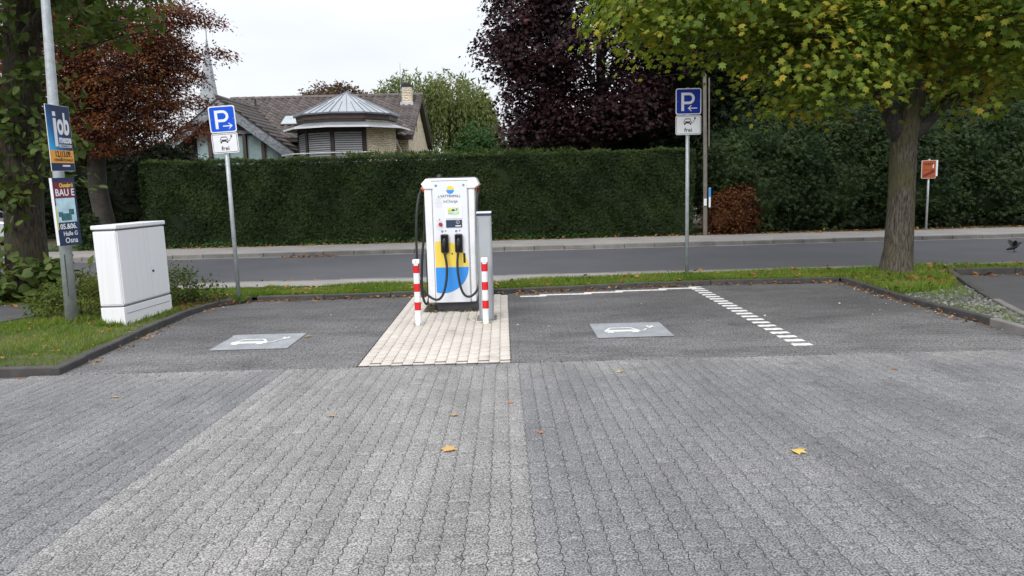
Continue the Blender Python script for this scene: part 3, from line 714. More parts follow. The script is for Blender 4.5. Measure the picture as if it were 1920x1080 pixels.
eb = MB().tube([(-.843, FY, 1.188), (-.843, FY-.012, 1.188)], [.026, .026], 20).build('emergency_button', M['dgrey'], ch)
MB().tube([(-.843, FY-.012, 1.188), (-.843, FY-.03, 1.188)], [.021, .018], 20).build('button_head', M['redbtn'], eb)
for x0 in (-.842, -.655):
    hs = MB(); hs.plate(rrect(x0, x0+.095, .805, 1.04, .006), FY, .012)
    h = hs.build('plug_holster', M['black'], ch, bevel=.003)
    fr = MB(); fr.box(x0-.004, x0+.012, FY-.05, FY-.012, .82, 1.05).box(x0+.083, x0+.099, FY-.05, FY-.012, .82, 1.05).box(x0+.012, x0+.083, FY-.045, FY-.012, 1.03, 1.05)
    fr.build('holster_hood', M['black'], h, bevel=.003)
    MB().box(x0+.012, x0+.083, FY-.0475, FY-.012, 1.0515, 1.06).build('holster_lip', M['greyd'], h)
    pg = MB().tube([(x0+.047, FY-.02, .985), (x0+.046, FY-.06, .975), (x0+.044, FY-.088, .93), (x0+.04, FY-.085, .88), (x0+.037, FY-.075, .82)], [.028, .031, .027, .022, .017], 10)
    p = pg.build('plug', M['black'], ch, smooth=True)
    MB().tube([(x0+.047, FY-.066, 1.0), (x0+.047, FY-.1, .985), (x0+.045, FY-.105, .94)], [.012, .012, .01], 8).build('plug_latch', M['dgrey'], p, smooth=True)
MB().plate([(-.553, .665), (-.525, .665), (-.525, .795), (-.553, .795)], FY-.0016, .004).build('cable_hook', M['black'], ch)
for x in (-.775, -.7):
    MB().plate(disc(x, .79, .011, 14), FY-.0016, .003).build('lock_button', M['black'], ch)
for x, xs in ((-1.055, -1), (-.37, 1)):
    g = MB().tube([(x+xs*-.01, 10.42, 1.665), (x+xs*.035, 10.40, 1.65)], [.036, .03], 14).build('cable_gland', M['orange'], ch, smooth=False)
    MB().tube([(x+xs*.03, 10.402, 1.652), (x+xs*.05, 10.395, 1.643)], [.019, .017], 12).build('gland_sleeve', M['black'], g)
cabA = [(-1.09, 10.38, 1.645), (-1.12, 10.32, 1.57), (-1.15, 10.26, 1.37), (-1.165, 10.22, 1.07), (-1.165, 10.2, .73), (-1.15, 10.18, .48), (-1.1, 10.17, .33), (-.99, 10.15, .22), (-.89, 10.13, .2), (-.82, 10.14, .29), (-.78, 10.17, .47), (-.775, 10.2, .66), (-.803, 10.22, .83)]
MB().tube(catmull(cabA), .0165, 10).build('charging_cable', M['rubber'], ch, smooth=True)
cabB = [(-1.055, 10.55, 1.64), (-1.075, 10.52, 1.36), (-1.085, 10.5, 1.09), (-1.125, 10.48, .74), (-1.145, 10.47, .36), (-1.13, 10.46, .17), (-1.09, 10.46, .09), (-1.055, 10.48, .17), (-1.062, 10.5, .35), (-1.064, 10.52, .65), (-1.064, 10.55, .82)]
MB().tube(catmull(cabB), .0165, 10).build('charging_cable', M['rubber'], ch, smooth=True)
cabC = [(-.32, 10.39, 1.64), (-.345, 10.36, 1.52), (-.352, 10.34, 1.39), (-.348, 10.32, 1.1), (-.345, 10.28, .72), (-.345, 10.24, .48), (-.355, 10.2, .36), (-.405, 10.15, .27), (-.48, 10.14, .225), (-.545, 10.14, .25), (-.59, 10.15, .34), (-.622, 10.17, .51), (-.63, 10.2, .67), (-.615, 10.22, .84)]
MB().tube(catmull(cabC), .0165, 10).build('charging_cable', M['rubber'], ch, smooth=True)
# moss and dirt round the foot of the plinth
nP = 420
P = np.stack([rng.uniform(-1.12, -.28, nP), rng.choice([10.3, 10.9], nP)+rng.normal(0, .045, nP), np.full(nP, .012)], -1)
scatter('moss', *OVAL, P, frames(nrm(np.array([0, 0, 1.])+rng.normal(size=(nP, 3))*.6), rng.normal(size=(nP, 3))), rng.uniform(.02, .05, nP), pm('moss', (.09, .075, .03), .95, island=.5), None)
bpy.data.objects['moss'].name = 'moss_patch'; tag(bpy.data.objects['moss_patch'], 'brown moss and dirt round the foot of the charging station', 'moss')

# grey service pillar
sp = thing('service_pillar', 'slim grey metal service pillar with dark top behind the right bollard', 'pillar', (-.245, 9.7, 0))
MB().box(-.335, -.155, 9.56, 9.86, .0, 1.32).build('housing', M['grey'], sp, bevel=.006)
MB().box(-.338, -.152, 9.55, 9.87, 1.3215, 1.345).build('dark_band', M['navy'], sp)
MB().box(-.338, -.152, 9.545, 9.875, 1.3465, 1.362).build('cover', M['white2'], sp, bevel=.003)
fl = MB(); fl.box(-.334, -.318, 9.552, 9.56, .0, 1.3).box(-.172, -.156, 9.552, 9.56, .0, 1.3)
fl.build('door_edge', M['greyd'], sp)
MB().tube([(-.154, 9.62, 1.22), (-.142, 9.62, 1.22)], .012, 10).build('lock', M['greyd'], sp)
MB().box(-.37, -.12, 9.53, 9.9, -.004, .012).build('foot_plate', M['kerb'], sp)

# bollards
def bollard(x, y, lab):
    t = thing('bollard', lab, 'bollard', (x, y, 0), 'red and white bollards in front of the charging station')
    MB().cyl(x, y, -.02, .75, .038, 20).build('post', M['white'], t, smooth=False)
    for z0, z1 in ((.19, .29), (.42, .52), (.65, .75)):
        MB().cyl(x, y, z0, z1, .0395, 20).build('red_band', M['red'], t)
    c = MB(); c.plate(rrect(x-.042, x+.042, .762, .815, .012), y+.04, .08)
    k = c.build('cap', M['white'], t, bevel=.008); MB().plate([(x-.025, .742), (x+.025, .742), (x+.025, .761), (x-.025, .761)], y+.03, .071).build('cap_tongue', M['white'], k)
    MB().plate(disc(x, .79, .005, 8), y-.0405, .001).build('screw', M['dgrey'], k)
    return t
bollard(-1.083, 9.35, 'red and white striped bollard left of the charging plugs, under the hanging cables')
bollard(-.249, 9.35, 'red and white striped bollard in front of the grey service pillar')

# ------------------------------------------------------------------ parking signs
def parking_sign(name, lab, px, py, z0, W, ztop, arrow, lean, blue, grp, zrot=0, roll=0):
    t = thing(name, lab, 'sign', (px, py, z0), grp)
    MB().tube([(px, py, z0-.05), (px, py, ztop+.012)], .031, 14).build('pole', M['galv'], t, smooth=True)
    MB().cyl(px, py, ztop+.012, ztop+.022, .033, 14).build('pole_cap', M['dgrey'], t)
    y = py-.045; h = W/2; zb = ztop-W
    pl = MB().plate(rrect(px-h, px+h, zb, ztop, .035*W/.42), y, .003).build('parking_plate', M['signwhite'], t)
    e = .016
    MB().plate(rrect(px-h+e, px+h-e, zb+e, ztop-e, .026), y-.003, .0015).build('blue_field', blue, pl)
    # P as an outline: stem and bowl
    s = W/.42
    def Q(poly): return [(px+a*s, zb+c*s) for a, c in poly]
    pb = MB(); yy = y-.0045
    pb.plate(Q([(-.118, .058), (-.072, .058), (-.072, .35), (-.118, .35)]), yy, .001)
    pb.plate(Q([(-.072, .308), (.01, .308), (.01, .35), (-.072, .35)]), yy, .001)
    pb.plate(Q([(-.072, .165), (.01, .165), (.01, .207), (-.072, .207)]), yy, .001)
    ring = []
    for i in range(13):
        a = radians(-90+15*i); a2 = radians(-90+15*(i+1))
        if i < 12:
            pb.plate(Q([(.01+.0505*cos(a), .2575+.0505*sin(a)), (.01+.0925*cos(a), .2575+.0925*sin(a)), (.01+.0925*cos(a2), .2575+.0925*sin(a2)), (.01+.0505*cos(a2), .2575+.0505*sin(a2))]), yy, .001)
    pb.build('letter_p', M['signwhite'], pl)
    ar = MB(); f = 1 if arrow == 'right' else -1
    c0 = .07
    def A(poly): return [(px+s*(c0+f*a), zb+s*(.1+c)) for a, c in poly]
    ar.plate(A([(-.072, -.008), (.06, -.008), (.06, .008), (-.072, .008)]), yy, .001)
    ar.plate(A([(.082, 0), (.03, .046), (.014, .046), (.058, 0)]), yy-.0003, .001)
    ar.plate(A([(.082, 0), (.058, 0), (.014, -.046), (.03, -.046)]), yy-.0003, .001)
    ar.build('arrow', M['signwhite'], pl)
    for sx in (-1, 1): MB().plate(disc(px+sx*h*.84, zb+.21*s, .006, 8), y-.0045, .003).build('rivet', M['galv'], pl)
    H2 = .315*s; zt2 = zb-.012; zb2 = zt2-H2
    p2 = MB().plate(rrect(px-h, px+h, zb2, zt2, .03), y, .003).build('supplementary_plate', M['signwhite'], t)
    MB().plate(rrect(px-h+.012, px+h-.012, zb2+.012, zt2-.012, .022), y-.003, .0012).build('black_border', M['ink'], p2)
    MB().plate(rrect(px-h+.019, px+h-.019, zb2+.019, zt2-.019, .017), y-.0042, .0012).build('white_field', M['signwhite'], p2)
    ic = MB(); n_ = [0]
    def put(poly):
        n_[0] += 1; ic.plate(poly, y-.0054-.00008*n_[0], .0008)
    car_icon(ic, px-.012*s, zb2+.195*s, .135*s, put)
    ic.build('car_symbol', M['ink'], p2)
    for sx in (-1, 1): MB().plate(disc(px-.012*s+sx*.05*s, zb2+.2*s, .011*s, 10), y-.0078, .0006).build('headlight_mark', M['signwhite'], p2)
    lettering('frei', px-.004*s, y-.0054, zb2+.075*s, .095*s, M['ink'], p2, weight=.0015)
    for zc in (zb+.21*s, zb2+.16*s):
        MB().box(px-.045, px+.045, y, y+.012, zc-.015, zc+.015).build('clamp', M['galv'], t)
    for p_ in (pl, p2): p_.matrix_basis = T(px, y, zb) @ Ry(radians(roll)) @ T(-px, -y, -zb)
    t.rotation_euler = (0, radians(lean), zrot)
    return t
parking_sign('parking_sign', 'leaning blue parking sign with arrow pointing right, in front of the clipped hedge', -4.06, 11.62, .05, .385, 2.94, 'right', -.6, M['signblue'], 'blue parking signs for charging cars', radians(2), -2.4)
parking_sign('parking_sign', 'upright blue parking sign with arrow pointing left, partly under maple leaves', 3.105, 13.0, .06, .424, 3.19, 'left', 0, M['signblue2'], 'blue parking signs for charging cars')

# ------------------------------------------------------------------ tall post with posters
lp = thing('lamp_post', 'tall tapered galvanised post carrying two advertising posters at the left edge', 'post', (-5.62, 9.87, 0))
MB().tube([(-5.62, 9.87, -.05), (-5.6, 9.87, 2.), (-5.54, 9.87, 4.2), (-5.5, 9.87, 6.5)], [.078, .067, .05, .035], 18).build('shaft', M['galv'], lp, smooth=True)
MB().plate([(-5.6, .42), (-5.585, .42), (-5.585, .95), (-5.6, .95)], 9.801, .004).build('door_seam', M['dgrey'], lp)
def poster_grad():
    m, t, b_ = new_mat('poster_blue')
    tcn = nd(t, 'ShaderNodeTexCoord'); sx = nd(t, 'ShaderNodeSeparateXYZ'); t.links.new(tcn.outputs['Generated'], sx.inputs[0])
    a = nd(t, 'ShaderNodeMath', operation='MULTIPLY_ADD'); t.links.new(sx.outputs[2], a.inputs[0]); a.inputs[1].default_value = .75
    t.links.new(sx.outputs[0], a.inputs[2])
    r = nd(t, 'ShaderNodeValToRGB'); t.links.new(a.outputs[0], r.inputs[0])
    r.color_ramp.elements[0].color = (.03, .42, .8, 1); r.color_ramp.elements[1].color = (.012, .03, .085, 1); r.color_ramp.elements[1].position = .95; r.color_ramp.elements[0].position = .12
    x = r.color_ramp.elements.new(.5); x.color = (.015, .12, .35, 1)
    t.links.new(r.outputs[0], b_.inputs['Base Color']); b_.inputs['Roughness'].default_value = .45
    return m
# first poster: built flat at its own origin, then turned
jp = thing('event_poster', 'blue and orange event poster board with white lettering tied high on the post', 'poster', (0, 0, 0))
pw, phh = .53, .8
MB().plate([(0, 0), (pw, 0), (pw, phh), (0, phh)], 0, .006).build('board', M['signwhite'], jp)
bf = MB().plate([(.004, .255), (pw-.004, .255), (pw-.004, phh-.004), (.004, phh-.004)], -.006, .001).build('blue_print', poster_grad(), jp)
MB().plate([(.004, .1), (pw-.004, .1), (pw-.004, .254), (.004, .254)], -.006, .001).build('orange_print', M['poster_orange'], jp)
MB().plate([(.004, .004), (pw-.004, .004), (pw-.004, .099), (.004, .099)], -.006, .001).build('navy_print', M['poster_navy'], jp)
lettering('ob', .355, -.007, .565, .36, M['signwhite'], jp, sx=.72, weight=.012)
MB().plate([(.14, .3), (.205, .3), (.205, .64), (.14, .64)], -.007, .001).build('letter_j', M['signwhite'], jp)
MB().plate([(.14, .665), (.205, .665), (.205, .72), (.14, .72)], -.007, .001).build('letter_dot', M['signwhite'], jp)
lettering('messe', .37, -.007, .385, .13, M['signwhite'], jp, sx=.85, weight=.004)
MB().plate([(.225, .29), (.5, .29), (.5, .325), (.225, .325)], -.007, .001).build('white_bar', M['signwhite'], jp)
lettering('OSNABRÜCK', .36, -.0085, .307, .036, M['poster_navy'], jp, sx=1.1)
lettering('12.|13.09.', .29, -.007, .205, .1, M['ink'], jp, sx=.95, weight=.003)
lettering('OSNABRÜCKHALLE', .29, -.007, .135, .046, M['ink'], jp, sx=1.05, weight=.0006)
lettering('Stellenmarkt', .37, -.007, .06, .05, M['signwhite'], jp) if False else MB().plate([(.25, .055), (.42, .055), (.42, .075), (.25, .075)], -.007, .001).build('small_print', M['signwhite'], jp)
jp.location = (-5.45, 9.46, 1.99); jp.rotation_euler = (0, radians(-1), radians(91))
# second poster, bent round the post
bp_ = thing('fair_poster', 'narrow wine red and navy fair poster bent round the post below the blue poster', 'poster', (0, 0, 0))
W2, H2 = .27, .84
prof = [(0, 0), (W2, 0), (W2+.05, .03), (W2+.06, .09), (W2-.02, .16)]
mb = MB()
n = len(prof); off = [(p[0], p[1]+.006) for p in prof]
vs = [(p[0], p[1], 0) for p in prof]+[(p[0], p[1], H2) for p in prof]+[(p[0], p[1], 0) for p in off]+[(p[0], p[1], H2) for p in off]
fs = []
for i in range(n-1):
    fs += [(i, i+1, n+i+1, n+i), (2*n+i+1, 2*n+i, 3*n+i, 3*n+i+1), (n+i, n+i+1, 3*n+i+1, 3*n+i), (i+1, i, 2*n+i, 2*n+i+1)]
fs += [(0, n, 3*n, 2*n), (n-1, 3*n-1, 4*n-1, 2*n-1)]
mb.add(vs, fs); mb.build('board', M['poster_navy'], bp_)
MB().plate([(.002, .59), (W2-.002, .59), (W2-.002, .79), (.002, .79)], -.0005, .001).build('wine_print', M['poster_wine'], bp_)
MB().plate([(.012, .29), (W2-.002, .29), (W2-.002, .589), (.012, .589)], -.0005, .001).build('picture_print', M['poster_sky'], bp_)
pc = MB()
for a in ((.06, .2, .31, .4), (.17, .24, .38, .45), (.03, .09, .36, .42)): pc.plate([(a[0], a[2]), (a[1], a[2]), (a[1], a[3]), (a[0], a[3])], -.0015-.0002*len(pc.f)/7, .001)
pc.build('picture_shapes', M['poster_teal'], bp_)
MB().plate([(.0005, .2), (.011, .2), (.011, .5), (.0005, .5)], -.0005, .0012).build('yellow_strip', M['poster_yellow'], bp_)
lettering('Osnabrü', .08, -.0015, .745, .07, M['poster_yellow'], bp_, align='LEFT', sx=.75, weight=.001)
lettering('BAU E', .015, -.0015, .655, .12, M['signwhite'], bp_, align='LEFT', sx=.8, weight=.002)
lettering('05.&06.', .03, -.0005, .235, .09, M['signwhite'], bp_, align='LEFT', sx=.82, weight=.002)
lettering('Halle G', .06, -.0005, .145, .075, M['signwhite'], bp_, align='LEFT', sx=.85, weight=.001)
lettering('Osna', .075, -.0005, .06, .095, M['signwhite'], bp_, align='LEFT', sx=.85, weight=.001)
bb = MB().box(-.009, -.003, 0, .045, .01, H2).build('back_board', M['signwhite'], bp_)
bp_.location = (-5.515, 9.6, 1.07); bp_.rotation_euler = (0, radians(-1.5), radians(66))

# ------------------------------------------------------------------ white street cabinet
uc = thing('utility_cabinet', 'white street cabinet with stained double doors on the grass beside the post', 'cabinet', (-4.95, 9.6, .04))
cx0, cx1, cy0, cy1 = -5.1, -4.79, 9.6, 10.75
MB().box(cx0, cx1, cy0, cy1, -.03, .28).build('plinth', M['cabinet'], uc, bevel=.006)
MB().box(cx0+.012, cx1-.012, cy0+.012, cy1-.012, .2805, .302).build('shadow_gap', M['seam'], uc)
MB().box(cx0+.004, cx1-.008, cy0+.004, cy1-.004, .3025, 1.24).build('housing', M['cabinet'], uc, bevel=.004)
hd = MB().box(cx0-.012, cx1+.015, cy0-.012, cy1+.012, 1.262, 1.315).build('lid', M['cabinet'], uc, bevel=.012)
MB().box(cx0+.015, cx1-.02, cy0+.015, cy1-.015, 1.2405, 1.2615).build('lid_gap', M['seam'], uc)
yd = (cy0+cy1)/2+.12
for a, c in ((cy0+.02, yd-.003), (yd+.003, cy1-.02)):
    d = MB().box(cx1-.0085, cx1+.004, a, c, .318, 1.232).build('door', M['cabinet'], uc, bevel=.003)
hn = MB().box(cx1+.0042, cx1+.012, yd+.02, yd+.06, .72, .9).build('handle', M['cabinet'], uc, bevel=.003)
MB().tube([(cx1+.004, yd+.045, .66), (cx1+.02, yd+.045, .66)], .016, 10).build('lock', M['dgrey'], uc)
MB().box(cx0+.02, cx1-.02, cy0-.002, cy0+.0035, .32, 1.22).build('side_panel', M['cabinet'], uc, bevel=.002)
gr_ = MB().box(cx1-.001, cx1+.002, cy0+.05, cy1-.06, .19, .197)
gr_.build('plinth_groove', M['seam'], uc)
MB().box(cx1-.001, cx1+.003, cy0+.2, cy1-.02, .06, .075).build('plinth_ridge', M['cabinet'], uc)
uc.rotation_euler = (0, radians(-1.0), radians(-5))

# ------------------------------------------------------------------ utility post and orange sign across the road
up = thing('utility_post', 'slender weathered post with blue sticker strip at the hedge across the road', 'post', (5.78, 22.0, .1))
MB().tube([(5.78, 22., .05), (5.76, 22., 2.2), (5.72, 22., 4.6)], [.062, .056, .05], 8).build('shaft', M['postwood'], up)
MB().tube([(5.86, 21.98, 2.6), (5.845, 21.98, 4.5)], .02, 6).build('conduit', M['postwood'], up)
MB().box(5.85, 5.9, 21.9, 21.93, .9, 1.45).build('marker_strip', M['signwhite'], up)
MB().box(5.849, 5.901, 21.893, 21.899, 1.2, 1.44).build('blue_film', M['blue'], up)
MB().box(5.71, 5.79, 21.915, 21.92, .95, 1.15).build('sticker', M['signwhite'], up)
og = thing('detour_sign', 'orange rectangular road sign with dark diagonal bar on a thin post beyond the maple', 'sign', (12.1, 21.9, .1))
MB().tube([(12.1, 21.9, .05), (12.1, 21.9, 2.1)], .03, 10).build('pole', M['galv'], og, smooth=True)
opl = MB().plate(rrect(11.86, 12.27, 1.56, 2.07, .03), 21.86, .02).build('plate', M['signwhite'], og)
MB().plate(rrect(11.868, 12.262, 1.568, 2.062, .025), 21.84, .0015).build('orange_field', M['orangesign'], opl)
dm = MB()
dm.plate([(11.9, 1.79), (12.24, 1.79), (12.24, 1.805), (11.9, 1.805)], 21.838, .001)
dm.plate([(11.91, 1.61), (11.97, 1.61), (12.23, 1.73), (12.23, 1.785), (12.17, 1.785), (11.91, 1.66)], 21.838, .001)
for i, (a, c_) in enumerate(((11.91, 11.94), (11.96, 12.0), (12.02, 12.07), (12.09, 12.13), (12.15, 12.18))): dm.plate([(a, 1.93), (c_, 1.93), (c_, 2.0), (a, 2.0)], 21.838, .001)
dm.build('overprint', M['orangedark'], opl)
MB().plate([(12.17, 1.85), (12.2, 1.85), (12.2, 1.95), (12.17, 1.95)], 21.836, .001).build('white_mark', M['signwhite'], opl)
MB().box(12.29, 12.33, 21.86, 22.2, 1.62, 2.07).build('second_plate', M['signwhite'], og)

# ------------------------------------------------------------------ house behind the hedge
ho = thing('house', 'pale brick bungalow with tiled roofs and a polygonal zinc roofed bay behind the hedge', 'house', (-7, 38, 0))
# main roof
RY, RZ, EY, EZ = 39.5, 6.18, 34.6, 3.92
TILE_V = np.array([(u*.3, v*.36, .04*sin(u*2*pi)+.05*(1-v)+.03) for v in (0, 1) for u in (0, .25, .5, .75, 1.)]+[(u*.3, 0, .0) for u in (0, .25, .5, .75, 1.)])
TILE_F = np.array([(i, i+1, i+6, i+5) for i in range(4)]+[(10+i, 11+i, i+1, i) for i in range(4)])
def tiles(name, parent, org, u, v, nu, nv, keep=None):
    u = np.array(u)/np.linalg.norm(u); v = np.array(v)/np.linalg.norm(v); nrmv = np.cross(u, v)
    R = np.stack([u, v, nrmv], -1); P = []
    for j in range(nv):
        for i in range(nu):
            p = np.array(org)+u*(i*.3)+v*(j*.34)
            if keep is None or keep(p): P.append(p+nrmv*rng.uniform(-.004, .004))
    P = np.array(P)
    return scatter(name, TILE_V, TILE_F, P, np.repeat(R[None], len(P), 0), 1., M['tile'], parent)
def slab(name, pts, th, mat, parent):
    n = (Vector(pts[1])-Vector(pts[0])).cross(Vector(pts[2])-Vector(pts[0])).normalized()*th
    k = len(pts)
    return MB().add([tuple(p) for p in pts]+[tuple(Vector(p)-n) for p in pts], [list(range(k)), list(range(2*k-1, k-1, -1))]+[(i, k+i, k+(i+1) % k, (i+1) % k) for i in range(k)]).build(name, mat, parent)
XL, XR = -13.5, -3.95
rf = slab('roof', [(XL, EY, EZ), (XR, EY, EZ), (XR, RY, RZ), (XL, RY, RZ)], .18, M['wood'], ho)
slab('rear_roof', [(XL, RY, RZ), (XR, RY, RZ), (XR, 2*RY-EY, EZ), (XL, 2*RY-EY, EZ)], .18, M['tile'], ho)
sl = sqrt((RY-EY)**2+(RZ-EZ)**2)
tiles('roof_tiling', rf, (XL, EY-.03, EZ), (1, 0, 0), (0, RY-EY, RZ-EZ), 32, int(sl/.34)+1)
for i in range(24):
    MB().tube([(XL+i*.4, RY, RZ+.045), (XL+i*.4+.42, RY, RZ+.055)], [.11, .12], 8).build('ridge_tile', M['tile'], rf)
MB().box(XL, XR, EY-.13, EY-.02, EZ-.15, EZ-.03).build('gutter', M['wood'], rf)
for s in (1, -1):
    y0 = RY-s*(RY-EY)
    slab('rake_board', [(XR+.02, RY, RZ+.03), (XR+.02, y0, EZ+.03), (XR+.02, y0, EZ-.22), (XR+.02, RY, RZ-.22)][::s], .03, M['woodf'], rf)
slab('rake_trim', [(XR+.06, RY, RZ+.02), (XR+.06, 2*RY-EY, EZ+.02), (XR+.06, 2*RY-EY, EZ-.03), (XR+.06, RY, RZ-.03)], .03, M['zinc'], rf)
# walls
GX = -4.18
wl = MB()
wl.box(XL+.3, GX-.0, 35.0, 44., 0, 3.88)
wl.add([(GX, 35.0, 3.88), (GX, 44, 3.88), (GX, RY, RZ-.25), (XL+.3, 35.0, 3.88), (XL+.3, 44, 3.88), (XL+.3, RY, RZ-.25)], [(0, 1, 2), (3, 5, 4)])
wall = wl.build('wall', M['mortar'], ho)
BRV = np.array([(0,0,0),(1,0,0),(1,0,1),(0,0,1),(0,.02,0),(1,.02,0),(1,.02,1),(0,.02,1)], float)
BRF = np.array([(0,1,2,3),(1,5,6,2),(4,0,3,7),(3,2,6,7),(1,0,4,5)])
def bricks(name, parent, p0, p1, z0, z1, outn, zmax=None, bl=.24, bh=.066, pitch=.078):
    """courses of bricks on a wall face from p0 to p1; zmax(t) trims the top"""
    p0 = np.array(p0, float); p1 = np.array(p1, float); L = np.linalg.norm(p1-p0); d = (p1-p0)/L; o3 = np.array([outn[0], outn[1], 0.])
    V = []; n = 0
    z = z0; c = 0
    while z+bh < z1:
        s = -(bl+.012)/2*(c % 2)
        while s < L:
            a, e = max(s, 0), min(s+bl, L)
            if e-a > .03 and (zmax is None or (zmax((a+e)/2/L) > z+bh)):
                pr = rng.uniform(.010, .016)
                for bx, by, bz in BRV:
                    q = p0+d*(a+(e-a)*bx)
                    V.append((q[0]+o3[0]*(pr-by), q[1]+o3[1]*(pr-by), z+bz*bh))
                n += 1
            s += bl+.012
        z += pitch; c += 1
    F = (BRF[None]+(np.arange(n)*8)[:, None, None]).reshape(-1, 4)
    me = tri_mesh(name, V, F, M['brick']); o = bpy.data.objects.new(name, me); finish(o, parent); o['kind'] = 'stuff'
    return o
bricks('brickwork', wall, (GX, 35.0), (GX, 44.0), 2.3, 6.0, (1, 0), lambda t: RZ-.27-abs(35+9*t-RY)*(RZ-EZ)/(RY-EY))
bricks('brickwork', wall, (-6.2, 35.0), (GX, 35.0), 2.3, 3.8, (0, -1))
gw = MB().box(GX+.01, GX+.03, 36.1, 36.7, 2.6, 3.28).build('side_window', M['wood'], ho)
MB().box(GX+.031, GX+.036, 36.17, 36.63, 2.66, 3.22).build('pane', M['glass'], gw)
MB().box(GX+.012, GX+.03, 38.6, 38.7, 4.35, 4.95).build('vent_slit', M['woodf'], ho)
MB().tube([(-4.62, 34.52, 3.86), (-4.62, 34.55, 3.6), (-4.5, 34.85, 3.3), (-4.5, 34.9, 1.5)], .05, 8).build('downpipe', M['signwhite'], ho)
# chimney
chm = MB().box(-4.78, -4.32, 38.3, 38.75, 5.2, 6.45).build('chimney', M['mortar'], rf)
bricks('chimney_brickwork', chm, (-4.78, 38.3), (-4.32, 38.3), 5.6, 6.45, (0, -1)); bricks('chimney_brickwork', chm, (-4.32, 38.3), (-4.32, 38.75), 5.6, 6.45, (1, 0))
MB().plate([(-4.55+.27*cos(radians(a)), 6.53+.15*sin(radians(a))) for a in range(0, 181, 15)], 38.8, .55).build('chimney_cowl', M['black'], chm)
MB().box(-4.77, -4.33, 38.31, 38.74, 6.452, 6.5).build('chimney_cap', M['zinc'], chm)
MB().box(-4.86, -4.24, 38.2, 38.29, 5.62, 5.78).build('flashing', M['lead'], chm)
MB().tube([(-4.8, 38.2, 5.7), (-4.8, 38.2, 7.6)], .012, 5).build('aerial', M['zinc'], rf)
def onroof(x, y, up=.1):
    z = EZ+(RZ-EZ)*(y-EY)/(RY-EY); n = Vector((0, -(RZ-EZ), RY-EY)).normalized()
    return Vector((x, y, z))+n*up
sk = slab('skylight', [onroof(-10.15, 35.9, .12), onroof(-9.2, 35.9, .12), onroof(-9.2, 37.0, .12), onroof(-10.15, 37.0, .12)], .06, M['wood'], rf)
slab('skylight_pane', [onroof(-10.08, 35.98, .135), onroof(-9.27, 35.98, .135), onroof(-9.27, 36.92, .135), onroof(-10.08, 36.92, .135)], .012, M['skyglass'], sk)
MB().cyl(-11.9, 38.3, 5.6, 6.1, .05, 8).build('vent_pipe', M['wood'], rf)
# left wing with gable to the street
AX, AZ, WX, WZ, WY = -11.78, 5.52, -8.72, 3.22, 33.0
lw = slab('wing_roof', [(AX, WY, AZ), (WX, WY, WZ), (WX, 35.2, WZ), (AX, 38.8, AZ)], .16, M['wood'], ho)
slab('wing_roof', [(AX, WY, AZ), (AX, 38.8, AZ), (2*AX-WX, 38.8, WZ), (2*AX-WX, WY, WZ)], .16, M['tile'], ho)
wsl = sqrt((AX-WX)**2+(AZ-WZ)**2)
tiles('wing_tiling', lw, (WX, WY, WZ), (0, 1, 0), (AX-WX, 0, AZ-WZ), 20, int(wsl/.34)+1, lambda p: p[1]+.15 < 35.0+3.7*(WX-p[0])/(WX-AX))
MB().tube([(AX, WY-.02, AZ+.05), (AX, 38.7, AZ+.05)], .11, 8).build('wing_ridge', M['tile'], lw)
MB().tube([(AX+.1, 38.62, AZ+.03), (WX-.05, 35.0, WZ+.12)], .06, 6).build('valley_flashing', M['lead'], lw)
for s in (1, -1):
    ex = AX+s*(WX-AX)
    pts = [(AX, WY-.04, AZ-.02), (ex, WY-.04, WZ-.02), (ex-s*.25, WY-.04, WZ-.3), (AX, WY-.04, AZ-.48)]
    slab('gable_fascia', pts[::-s], .05, M['slate'], lw)
    slab('verge_edge', [(AX, WY-.06, AZ+.05), (ex, WY-.06, WZ+.05), (ex, WY-.06, WZ-.02), (AX, WY-.06, AZ-.02)][::-s], .08, M['wood'], lw)
gf = MB(); gf.plate([(2*AX-WX+.5, 0), (WX-.5, 0), (WX-.5, 3.2), (AX, 5.1), (2*AX-WX+.5, 3.2)], 33.7, .05)
gfo = gf.build('gable_wall', M['wood'], ho)
for x0, x1, z1a, z1b in ((-10.9, -10.3, 4.05, 4.05), (-10.15, -9.6, 4.02, 3.65), (-12.4, -11.85, 4.05, 4.05), (-13.05, -12.55, 4.05, 4.05), (-11.7, -11.05, 4.05, 4.05)):
    MB().plate([(x0, 2.0), (x1, 2.0), (x1, z1b), (x0, z1a)], 33.645, .02).build('window', M['glass'], gfo)
for x in (-10.22, -11.0, -9.5, -11.78, -12.48):
    MB().box(x-.07, x+.07, 33.5, 33.64, 1.5, 4.1 if x != -9.5 else 3.55).build('window_post', M['woodf'] if x != -9.5 else M['slate'], gfo)
MB().box(-13.4, -10.0, 33.5, 33.64, 4.1, 4.24).build('window_beam', M['slate'], gfo)
